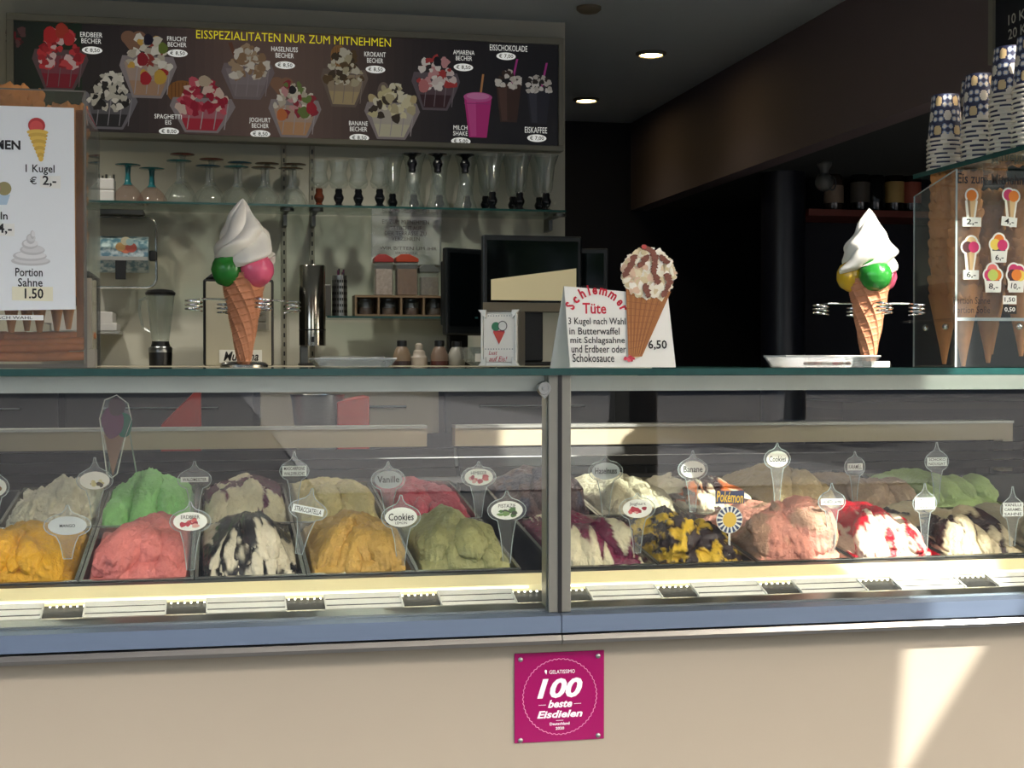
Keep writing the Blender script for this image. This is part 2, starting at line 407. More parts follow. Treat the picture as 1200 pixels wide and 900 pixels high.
# ------------------------------------------------------------------ pans and ice cream
PANM = mat('pan_steel', (176, 176, 170), .26, 1, .15, 25)
def make_pan():
    W, D, w2 = .168, .352, .0055; mb = MB()
    def ring(a, b, za, zb):
        (xa, y0a, y1a), (xb, y0b, y1b) = a, b
        A = [(-xa, y0a, za), (xa, y0a, za), (xa, y1a, za), (-xa, y1a, za)]; B = [(-xb, y0b, zb), (xb, y0b, zb), (xb, y1b, zb), (-xb, y1b, zb)]
        mb.add(A+B, [(i, (i+1) % 4, (i+1) % 4+4, i+4) for i in range(4)])
    h = W/2
    o = (h, 0, D); i1 = (h-w2, w2, D-w2); i2 = (h-.014, .013, D-.013)
    ring((h, 0, D), o, -.008, 0); ring(o, i1, 0, .0005); ring(i1, i2, .0005, -.11)
    ring((h, 0, D), (h-.009, .008, D-.008), -.008, -.115)
    mb.add([(-h+.014, .013, -.11), (h-.014, .013, -.11), (h-.014, D-.013, -.11), (-h+.014, D-.013, -.11)], [(0,1,2,3)])
    mb.add([(-h+.009, .008, -.115), (h-.009, .008, -.115), (h-.009, D-.008, -.115), (-h+.009, D-.008, -.115)], [(3,2,1,0)])
    return mb
pan0 = None
def pan(xc, row, label):
    global pan0
    y, z = (YP, ZP) if row == 0 else (YB, ZB)
    if pan0 is None:
        pan0 = make_pan().build('ice_cream_pan', PANM, loc=(0,0,0), cat='pan'); o = pan0
        # mesh built about its own front-centre
    else:
        o = pan0.copy(); COL.objects.link(o)
    o.location = (xc, y, z); o.rotation_euler = (TILT, 0, 0); o['label'] = label
    o['group'] = 'pans in the front row' if row == 0 else 'pans in the back row'
    return o
def icemat(name, base, base2, sauce, gloss):
    m = bpy.data.materials.new(name); m.use_nodes = True
    n = m.node_tree.nodes; l = m.node_tree.links; b = n['Principled BSDF']
    tc = n.new('ShaderNodeTexCoord')
    no = n.new('ShaderNodeTexNoise'); no.inputs['Scale'].default_value = 45; no.inputs['Detail'].default_value = 5
    l.new(tc.outputs['Object'], no.inputs['Vector'])
    a1 = n.new('ShaderNodeAttribute'); a1.attribute_name = 'alt'; a2 = n.new('ShaderNodeAttribute'); a2.attribute_name = 'sauce'
    def mix(f, A, B):
        x = n.new('ShaderNodeMix'); x.data_type = 'RGBA'
        for k, v in (('Factor', f), ('A', A), ('B', B)):
            if hasattr(v, 'is_linked'): l.new(v, x.inputs[k])
            else: x.inputs[k].default_value = v
        return x.outputs['Result']
    c = lin(base)
    v0 = mix(no.outputs[0], (*[k*.74 for k in c], 1), (*[min(1, k*1.04) for k in c], 1))
    v1 = mix(a1.outputs['Fac'], v0, L4(base2)); v2 = mix(a2.outputs['Fac'], v1, L4(sauce))
    l.new(v2, b.inputs['Base Color'])
    mr = n.new('ShaderNodeMapRange'); mr.inputs['To Min'].default_value = .55; mr.inputs['To Max'].default_value = gloss
    l.new(a2.outputs['Fac'], mr.inputs['Value']); l.new(mr.outputs[0], b.inputs['Roughness'])
    n2 = n.new('ShaderNodeTexNoise'); n2.inputs['Scale'].default_value = 150; n2.inputs['Detail'].default_value = 6
    l.new(tc.outputs['Object'], n2.inputs['Vector'])
    bp = n.new('ShaderNodeBump'); bp.inputs['Strength'].default_value = 1.0; bp.inputs['Distance'].default_value = .004
    l.new(n2.outputs[0], bp.inputs['Height']); l.new(bp.outputs[0], b.inputs['Normal'])
    b.inputs['Subsurface Weight'].default_value = .0
    return m
def mound(xc, row, label, base, H=.085, seed=1, n=9, alt=None, sauce=None, pu=0., pv=.42, wid=1.0, lobes=None, ru=.36, rv=.42,
          sth=.5, ath=.5, smode='streak', gloss=.2, stri=.0012, flat=1.0, rough=.004):
    NU, NV = 78, 92; w2, D = .0785, .325
    u, v = np.meshgrid(np.linspace(-1, 1, NU), np.linspace(0, 1, NV))
    rg = random.Random(seed)
    wu = u+.14*(fbm(u*1.6+3, v*2.5, seed)-.45); wv = v+.09*(fbm(u*2, v*2+7, seed+5)-.45)
    ev = np.where(wv < pv, .04+.96*np.sin(np.clip(wv/pv, 0, 1)*math.pi/2)**.85, 1-.5*np.clip((wv-pv)/(1-pv), 0, 1)**1.6)
    eu = 1-np.clip(np.abs((wu-pu)/(wid+.02)), 0, 1)**1.45*.93
    E = H*ev*eu*flat
    E = E*(.62+.40*fbm(u*2.2, v*4, seed+71, 3)*1.6)
    h = E*.80+rough*2.2*(fbm(u*6, v*9, seed+9)-.45)+rough*1.1*(fbm(u*15, v*24, seed+19)-.45)
    edge = np.minimum(np.minimum((u+1), (1-u))/.09, np.minimum(v/.035, (1-v)/.06)); ed = sst(0, 1, edge)
    z = h*ed-.012*(1-ed)-.004
    Y = .014+v*D; X = u*w2*np.where(z < 0, .97, 1)
    V = np.stack([X, Y, z], -1).reshape(-1, 3)
    fs = [(j*NU+i, j*NU+i+1, (j+1)*NU+i+1, (j+1)*NU+i) for j in range(NV-1) for i in range(NU-1)]
    def surf(pu_, pv_):
        i = int(np.clip((pu_+1)/2*(NU-1), 0, NU-1)); j = int(np.clip(pv_*(NV-1), 0, NV-1)); return Vector((X[j, i], Y[j, i], z[j, i]))
    # spatula strokes: overlapping petals laid over the heap
    cr = [np.full(NU*NV, .10)]
    strokes = []
    def along(u0, v0, u1, v1, wd, th_, ov=1.12):
        B, T = surf(u0, v0), surf(u1, v1); tl = (T-B); L = tl.length*.5*ov; tl.normalize()
        nn = Vector((1, 0, 0)).cross(tl).normalized(); m_ = surf((u0+u1)/2, (v0+v1)/2)
        strokes.append(((B+T)*.3+m_*.4, tl, nn, wd, L, th_))
    if lobes is None:
        k = max(3, int(round(n/2)))
        order = sorted(range(k), key=lambda i: -abs(i-(k-1)/2)+rg.uniform(-.6, .6))
        for i in order:          # folds draped from the crest and fanning out to the rim
            ub = -.86+1.72*(i+.5+rg.uniform(-.16, .16))/k
            ut = pu+(ub-pu)*rg.uniform(.20, .42)
            along(ub, rg.uniform(.02, .09), ut, pv*rg.uniform(.66, 1.08), ru*1.62/k**.5*.0785*rg.uniform(.9, 1.35), rg.uniform(.7, 1.25))
        for i in range(max(2, k-2)):      # shorter dabs at the front rim
            ub = -.7+1.4*(i+.5+rg.uniform(-.35, .35))/max(2, k-2)
            along(ub+rg.uniform(-.1, .1), .015, ub+(pu-ub)*.25, pv*rg.uniform(.34, .5), ru*.95/k**.5*.0785*rg.uniform(.8, 1.2), .8)
    else:
        for lu, lv, a_, r1_, r2_, hh in lobes:
            along(lu-.5*math.sin(a_)*r2_, max(.01, lv-r2_*.40), lu+.5*math.sin(a_)*r2_*.4, min(.6, lv+r2_*.40), r1_*w2, hh)
    extra = [V]; no_ = len(V)
    nu2, nv2 = 46, 36
    for q, (p, tl, nn, ra, rl, hh) in enumerate(strokes):
        tx = tl.cross(nn).normalized(); rn = (.62*ra+.006)*hh; p = p+nn*(rn*rg.uniform(-.25, .55))
        th = np.linspace(0, math.pi, nv2)[:, None]; ph = np.linspace(0, 2*math.pi, nu2, endpoint=False)[None, :]
        lx = np.sin(th)*np.cos(ph); lz = np.sin(th)*np.sin(ph)*np.ones_like(lx); ll = -np.cos(th)*np.ones_like(lx)
        taper = 1-.22*ll+.10*np.sin(ll*3+q)
        r_ = 1+.30*(fbm(lx*1.6+q*7, ll*1.8+lz, seed+q, 3)-.45)+rough*52*(fbm(lx*3.0+q, ll*3+lz*3, seed+q+40, 4)-.45)
        r_ = r_+stri*34*np.sin(lx*24+4*fbm(lx*2, ll*2, seed+q)+2*ll)*np.clip(lz+.2, 0, 1)
        bend = .16*(1-ll**2)*math.sin(q*2.3)
        P = (np.array(p)[None, None, :]+np.array(nn)*(rn*(lz*r_)-.42*rn*ll**2)[..., None]
             +np.array(tx)*((lx*taper+bend)*ra*r_)[..., None]+np.array(tl)*(ll*rl*r_)[..., None]).reshape(-1, 3)
        P[:, 0] = np.clip(P[:, 0], -w2*.985, w2*.985); P[:, 1] = np.clip(P[:, 1], .0145, D)
        extra.append(P)
        cr.append((.20*np.abs(lx)**2-.10*np.clip(lz, 0, 1)*(1-lx**2)*(1-np.clip(ll, 0, 1))).reshape(-1))
        for j in range(nv2-1):
            for i in range(nu2): fs.append((no_+j*nu2+i, no_+j*nu2+(i+1) % nu2, no_+(j+1)*nu2+(i+1) % nu2, no_+(j+1)*nu2+i))
        no_ += len(P)
    V = np.concatenate(extra); sx_, sy_, sz_ = V[:, 0]/w2, V[:, 1], V[:, 2]; hr = np.clip(sz_/H, 0, 1.3)
    g1, g2 = sx_*1.0, sy_*6+sz_*9
    s = np.zeros(len(V)); al = np.zeros(len(V)); cr = np.concatenate(cr)
    if sauce is not None:
        if smode == 'streak': val = fbm(g1*4.2+2.2*fbm(g1*2, g2*1.5, seed+31), g2*1.6+1.5*fbm(g1*3, g2, seed+41), seed+21, 3)+.22*(hr-.55)
        elif smode == 'top': val = fbm(g1*4.2+1.5*fbm(g1*3, g2*2, seed+31), g2*1.3, seed+21, 3)+.28*(hr-.62)
        else: val = fbm(g1*5, g2*4.5, seed+21, 3)+.08*(hr-.5)
        s = sst(sth-.03, sth+.03, val+(cr*(.3 if smode == 'blob' else 1.0)))
    if alt is not None:
        val = fbm(g1*3.5+1.2*fbm(g1*2.2, g2, seed+61), g2*2.5, seed+51, 4); al = sst(ath-.06, ath+.06, val)
    # closed underside sunk in the pan
    o0 = len(V); n0 = o0; ring = [i for i in range(NU)]+[j*NU+NU-1 for j in range(1, NV)]+[(NV-1)*NU+i for i in range(NU-2, -1, -1)]+[j*NU for j in range(NV-2, 0, -1)]
    low = np.array([(V[i][0]*.93, .165+(V[i][1]-.165)*.96, -.07) for i in ring]); V = np.concatenate([V, low]); m_ = len(ring)
    for k in range(m_): fs.append((ring[(k+1) % m_], ring[k], o0+k, o0+(k+1) % m_))
    fs.append(tuple(range(o0, o0+m_)))
    me = bpy.data.meshes.new('ice_cream'); me.from_pydata(V.tolist(), [], fs)
    me.polygons.foreach_set('use_smooth', [True]*len(me.polygons))
    for nm, arr in (('sauce', s), ('alt', al)):
        a = me.attributes.new(nm, 'FLOAT', 'POINT'); a.data.foreach_set('value', np.concatenate([arr, np.zeros(m_)]))
    me.materials.append(icemat('ice_cream_'+str(seed), base, alt or base, sauce or base, gloss))
    me.update()
    o = bpy.data.objects.new('ice_cream', me); COL.objects.link(o)
    y, zz = (YP, ZP) if row == 0 else (YB, ZB)
    o.location = (xc, y, zz); o.rotation_euler = (TILT, 0, 0)
    o['label'] = label; o['category'] = 'ice cream'; o['group'] = 'ice cream heaps in the display case'
    return o
h2 = PITCH_X/2
FX = [x+h2 for x in FR_L]+[x+h2 for x in FR_R]
front = [
 (0, 'mango yellow', dict(base=(226,168,22), H=0.066, seed=11, n=9, pu=-.1, pv=.36)),
 (1, 'strawberry pink', dict(base=(222,124,118), H=0.083, seed=12, n=6, pu=.3, pv=.4, ru=.36, rv=.34)),
 (2, 'white stracciatella heaped under black chocolate sauce', dict(base=(232,222,196), H=0.076, seed=13, n=12, sauce=(18,16,20), smode='top', sth=.34, pv=.42, gloss=.16)),
 (3, 'ochre yellow cookie', dict(base=(214,170,84), H=0.075, seed=14, n=7, pu=.15, ru=.36, rv=.3)),
 (4, 'dull green pistachio', dict(base=(166,164,108), H=0.077, seed=15, n=8, stri=.002)),
 (5, 'white yoghurt with purple cherry sauce', dict(base=(226,216,184), H=0.055, seed=16, n=9, sauce=(104,18,56), sth=.48, pu=-.05)),
 (6, 'bright yellow heap splashed with dark chocolate', dict(base=(232,190,44), H=0.052, seed=17, n=9, sauce=(40,20,22), sth=.36, smode='blob', pu=.1, rough=.012)),
 (7, 'salmon pink and tan', dict(base=(226,150,130), H=0.083, seed=18, n=5, alt=(178,136,110), ath=.50, pu=.1, ru=.5, rv=.4, pv=.4, stri=.002)),
 (8, 'white heap with bright red fruit sauce', dict(base=(240,218,196), H=0.085, seed=19, n=9, sauce=(188,14,36), sth=.455, pu=.1)),
 (9, 'beige and dark chocolate swirled', dict(base=(206,190,156), H=0.063, seed=20, n=9, sauce=(44,24,26), sth=.47)),
 (10, 'greyish beige, right-end', dict(base=(176,164,140), H=0.046, seed=21, n=9)),
]
back = [
 (0, 'creamy white lemon', dict(base=(230,220,192), H=0.063, seed=31, n=10, pu=.35, rough=.012)),
 (1, 'bright pale green', dict(base=(158,228,132), H=0.083, seed=32, lobes=[(-.50,.27,.35,.34,.50,1),(-.02,.28,.05,.32,.52,1.1),(.46,.27,-.25,.34,.50,1),(-.72,.12,.5,.3,.3,.8),(-.1,.10,0,.3,.25,.8),(.66,.12,-.4,.3,.3,.8)], stri=.0012, rough=.006)),
 (2, 'mascarpone with purple forest fruit streaks', dict(base=(226,212,176), H=0.070, seed=33, n=7, sauce=(96,36,66), sth=.43, pu=.1, ru=.36)),
 (3, 'pale yellow vanilla', dict(base=(228,206,136), H=0.057, seed=34, n=7, pu=-.1, ru=.34, rv=.4)),
 (4, 'raspberry red', dict(base=(196,62,82), H=0.051, seed=35, n=5, pu=-.25, wid=.9, ru=.34, rv=.45)),
 (5, 'dark plum and brown', dict(base=(92,62,62), H=0.077, seed=36, n=8, alt=(48,40,66), ath=.5)),
 (6, 'greyish beige hazelnut', dict(base=(206,192,164), H=0.059, seed=37, n=7, ru=.36, pu=.1)),
 (7, 'white orange-crumbed', dict(base=(240,224,196), H=0.059, seed=38, n=9, alt=(206,98,34), ath=.56, sauce=(58,24,20), smode='streak', sth=.53)),
 (8, 'tan caramel with a small peak', dict(base=(212,182,130), H=0.079, seed=39, n=7, ru=.36, rv=.45, pu=.05)),
 (9, 'low light brown', dict(base=(176,144,112), H=0.037, seed=40, n=7, ru=.36)),
 (10, 'pale green four-fold', dict(base=(178,198,126), H=0.052, seed=41, lobes=[(-.7,.25,.1,.3,.4,1),(-.22,.25,-.1,.28,.42,1),(.25,.25,.1,.28,.42,1.02),(.7,.25,-.1,.3,.4,1.05)], pu=.1)),
]
for i, d, kw in front:
    pan(FX[i], 0, f'steel pan in the front row holding {d} ice cream'); mound(FX[i], 0, f'{d} ice cream heaped in a front row pan', **kw)
for i, d, kw in back:
    pan(FX[i], 1, f'steel pan in the back row holding {d} ice cream'); mound(FX[i], 1, f'{d} ice cream heaped in a back row pan', **kw)
#SPLIT
# ------------------------------------------------------------------ flavour tags
TAGM = glass('tag_acrylic', (.95, .96, .96), haze=.045, hazecol=(.75, .78, .78))
OVAL = mat('tag_oval_white', (236, 236, 228), .5, 0, .02, 20); OVALG = mat('tag_oval_grey', (176, 182, 184), .5, 0, .05, 20)
STRIPM = mat('label_strip', (232, 236, 232), .5, 0, .02, 20)
def tag(px, py, bot, wpx, hpx, Y, label, kind='oval', text=None, sub=None, pic=None, grey=False, rot=0, top=None):
    "clear drop-shaped sign: px,py = middle of its field, bot = foot"
    k = mpp(px, Y); c = at(px, py, Y); foot = at(px, bot, Y); W, Hh = wpx*k/2, hpx*k/2
    t = thing('flavour_tag', label, 'flavour tag', (c.x, Y, foot.z), 'flavour tags in the ice cream')
    Mr = Matrix.Translation((c.x, 0, c.z)) @ Matrix.Rotation(-rot, 4, 'Y') @ Matrix.Translation((-c.x, 0, -c.z))
    bw, bh = max(W*1.22, 13*k), max(Hh*1.35, 13*k); th_ = (max(py-top, 8)*k if top else bh*1.9); pts = []
    for i in range(13):   # left flank from the tip round the belly to the neck, then mirrored
        u = i/12
        if u < .25: f = u/.25; pts.append((bw*(.04+.42*f**1.6), th_-(th_-bh*.72)*f**.8))
        elif u < .75: f = (u-.25)/.5; a = R(52-112*f); pts.append((bw*max(math.cos(a), .46)/1.0, bh*math.sin(a)*.95))
        else:
            f = (u-.75)/.25; pts.append((bw*(.48-.30*f**.6), -bh*.82-(c.z-foot.z-bh*.82)*f))
    outl = [(c.x-p[0], c.z+p[1]) for p in pts]+[(c.x+p[0], c.z+p[1]) for p in reversed(pts)]
    b = MB(); b.prism(outl, Y, Y+.002, M=Mr); b.build('blade', TAGM, t)
    e = MB(); e.tube([(p[0], Y+.001, p[1]) for p in outl], .0007, 6, closed=True, M=Mr); e.build('edge', ACRYLE, t, smooth=True)
    if kind == 'oval':
        f = MB(); f.disc(c.x, c.z, W, Hh, Y-.0004, None, 32, M=Mr); f.build('field', OVALG if grey else OVAL, t)
        if pic:
            pm = MB(); rg = random.Random(int(px))
            for i in range(9):
                pm.disc(c.x+rg.uniform(-.5, .5)*W, c.z+rg.uniform(-.55, .1)*Hh, W*rg.uniform(.12, .26), Hh*rg.uniform(.16, .32), Y-.0007, pic[i % len(pic)], 10, wob=.12, seed=i, M=Mr)
            pm.build('picture', PRINT, t)
        if text:
            l_ = MB()
            if pic: txt(l_, text, (c.x-W*.55, c.z+Hh*.28, c.x+W*.55, c.z+Hh*.68), Y-.0012, M=Mr)
            else: txt(l_, text, (c.x-W*.4, c.z-Hh*.16, c.x+W*.4, c.z+Hh*.16) if text == 'MANGO' else (c.x-W*.78, c.z-Hh*.34, c.x+W*.78, c.z+Hh*.40), Y-.0012, bold=.012, M=Mr)
            if sub: txt(l_, sub, (c.x-W*.36, c.z-Hh*.72, c.x+W*.36, c.z-Hh*.46), Y-.0012, M=Mr)
            l_.build('lettering', INK, t)
    else:
        n = kind; f = MB(); f.box(c.x-W, Y-.0006, c.z-Hh, c.x+W, Y-.0001, c.z+Hh, M=Mr); f.build('label_strip', STRIPM, t)
        l_ = MB(); rows = text.split('\n')
        for i, r_ in enumerate(rows):
            z1 = c.z+Hh-2*Hh*(i+.18)/len(rows); z0 = c.z+Hh-2*Hh*(i+.82)/len(rows)
            txt(l_, r_, (c.x-W*.86, z0, c.x+W*.86, z1), Y-.0010, bold=.01, M=Mr)
        l_.build('lettering', INK, t)
    return t
YT0, YT1 = 2.52, 2.603   # front tags stand between the rows, back tags at the rear half of the back pans
YF0 = 2.28
RED = [(176,44,60), (206,96,96), (150,30,52), (224,170,160)]
tag(-6, 571, 612, 26, 22, YT1, 'oval clear sign half cut off at the far left of the back row', pic=[(150,110,70), (90,60,40)])
tag(111, 563, 606, 34, 21, YT1, 'clear sign with a cream oval picture behind the white lemon heap', pic=[(222,214,168), (206,196,140), (70,60,40)])
tag(228, 562, 610, 32, 6, YT1, 'clear sign with one narrow strip beside the green heap', 1, 'WALDMEISTER', top=540)
tag(345, 552, 600, 28, 12, YT1, 'clear sign reading MASCARPONE WALDFRUCHT', 2, 'MASCARPONE\nWALDFRUCHT', top=529)
tag(455, 562, 608, 33, 21, YT1, 'clear sign with an oval reading Vanille', text='Vanille', grey=True, top=541)
tag(561, 559, 606, 34, 20, YT1, 'clear sign with an oval raspberry picture above the raspberry red heap', text='HIMBEER', pic=RED, top=541)
tag(710, 552, 606, 34, 20, YT1, 'clear sign with a dull grey oval beside the greyish beige heap', text='Haselnuss', grey=True, top=534)
tag(812, 550, 600, 30, 20, YT1, 'clear sign with a white oval reading Banane', text='Banane', top=528)
tag(911, 538, 592, 27, 19, YT1, 'clear sign with a black and white oval reading Cookies in the back row', text='Cookies', sub='CARAMEL', top=519)
tag(1002, 547, 592, 19, 8, YT1, 'clear sign with a small strip right of the tan peaked heap', 1, 'KARAMELL', top=529)
tag(1098, 541, 590, 25, 10, YT1, 'clear sign with a two-line strip above the low light brown heap', 2, 'SCHOKO\nNOUGAT', top=518)
tag(79, 616, 655, 44, 22, 2.275, 'clear sign with a blank grey oval above the mango yellow heap', text='MANGO', grey=True, top=592)
tag(223, 611, 668, 39, 22, 2.275, 'clear sign with a strawberry oval at the right of the strawberry pink heap', text='ERDBEER', pic=RED, top=588)
tag(361, 598, 650, 37, 9, 2.275, 'clear sign with a slanted strip reading STRACCIATELLA', 1, 'STRACCIATELLA', rot=R(-12), top=572)
tag(470, 606, 664, 38, 23, 2.275, 'clear sign with an oval reading Cookies LEMON in the front row', text='Cookies', sub='LEMON', top=580)
tag(594, 598, 660, 38, 22, 2.275, 'clear sign with a green nut oval reading PISTAZIE', text='PISTAZIE', pic=[(80,120,60), (60,66,50), (120,150,90)], top=575)
tag(747, 596, 648, 36, 22, 2.275, 'clear sign with a cherry oval above the white and purple heap', text='Joghurt', pic=RED, top=578)
tag(975, 588, 652, 28, 7, 2.275, 'clear sign with one strip left of the bright red and white heap', 1, 'ERDBEER SAHNE', top=566)
tag(1084, 590, 650, 25, 14, 2.275, 'clear sign with a three-line strip left of the beige and chocolate heap', 3, 'STRACCIATELLA\nSCHOKO\nSAHNE', top=566)
tag(1187, 597, 640, 26, 16, 2.275, 'clear sign with a bluish three-line strip at the right end of the front row', 3, 'VANILLE\nCARAMEL\nSAHNE', top=570)
# round sunburst sign on a pick
Y = 2.285; c = at(855, 609, Y); k = mpp(855, Y)
t = thing('flavour_tag', 'round blue and yellow sunburst sign stuck between the yellow and the salmon heaps', 'flavour tag', (c.x, Y, c.z-.06), 'flavour tags in the ice cream')
b = MB(); b.prism([(c.x+16*k*math.cos(a), c.z+16*k*math.sin(a)) for a in np.linspace(0, 2*math.pi, 28, endpoint=False)], Y, Y+.002)
b.build('disc', OVAL, t)
b = MB()
for i in range(16):
    a = 2*math.pi*i/16; q = R(7)
    b.poly([(c.x+9*k*math.cos(a-q*.6), c.z+9*k*math.sin(a-q*.6)), (c.x+15.5*k*math.cos(a-q), c.z+15.5*k*math.sin(a-q)), (c.x+15.5*k*math.cos(a+q), c.z+15.5*k*math.sin(a+q)), (c.x+9*k*math.cos(a+q*.6), c.z+9*k*math.sin(a+q*.6))], Y-.0002, (44, 62, 104))
b.disc(c.x, c.z, 8.5*k, 9*k, Y-.0002, (224, 184, 60), 24); b.build('sunburst', PRINT, t)
b = MB(); x0, z0, x1, z1 = prect(840, 576, 871, 589, Y); b.box(x0-.002, Y, z0-.002, x1+.002, Y+.0015, z1+.001); b.build('name_plate', mat('navy_card', (40, 52, 96), .5, 0, .05, 20), t)
b = MB(); txt(b, 'Pokémon', (x0, z0, x1, z1), Y-.0006, bold=.02, rot=R(-4)); b.build('lettering', mat('yellow_ink', (236, 190, 50), .5, 0, .05, 40), t)
MB().tube([(c.x, Y+.0015, c.z-15*k), (c.x, Y+.0015, c.z-.060)], .002, 8).build('pick', OVAL, t)
# cut-out cone picture standing behind the pans
Y = 2.84; t = None
def cone_cut(px, py0, py1, Y, label):
    k = mpp(px, Y); c = at(px, (py0+py1)/2, Y); zt, zb = at(px, py0, Y).z, at(px, py1, Y).z; H = zt-zb
    t = thing('cone_sign', label, 'sign', (c.x, Y, zb-.02))
    o = [(c.x-.18*H, zt-.28*H), (c.x-.12*H, zt-.06*H), (c.x+.02*H, zt), (c.x+.15*H, zt-.10*H), (c.x+.19*H, zt-.30*H), (c.x+.12*H, zt-.5*H), (c.x+.02*H, zb+.05*H), (c.x-.04*H, zb), (c.x-.10*H, zb+.05*H), (c.x-.16*H, zt-.45*H)]
    MB().prism(list(reversed(o)), Y, Y+.003).build('backing', ACRYL, t)
    MB().tube([(p[0], Y, p[1]) for p in o], .0012, 6, closed=True).build('outline', OVAL, t, smooth=True)
    b = MB()
    b.poly([(c.x-.13*H, zt-.48*H), (c.x+.11*H, zt-.48*H), (c.x-.03*H, zb+.02*H)][::-1], Y-.001, (150, 112, 92))
    b.disc(c.x+.10*H, zt-.36*H, .10*H, .15*H, Y-.001, (24, 110, 92), wob=.04, seed=2)
    b.disc(c.x-.03*H, zt-.33*H, .13*H, .19*H, Y-.001, (104, 40, 88), wob=.05, seed=1)
    b.disc(c.x+.02*H, zt-.14*H, .10*H, .11*H, Y-.001, (76, 44, 60), wob=.05, seed=4)
    b.build('picture', PRINT, t)
    MB().tube([(c.x-.05*H, Y+.006, zt-.5*H), (c.x-.12*H, Y+.09, zb-.02)], .0014, 6).tube([(c.x+.16*H, Y+.006, zt-.42*H), (c.x+.24*H, Y+.09, zb-.02)], .0014, 6).build('stand', ACRYLE, t)
cone_cut(135, 463, 560, Y, 'cut-out picture of a cone with purple and green scoops inside the left case')

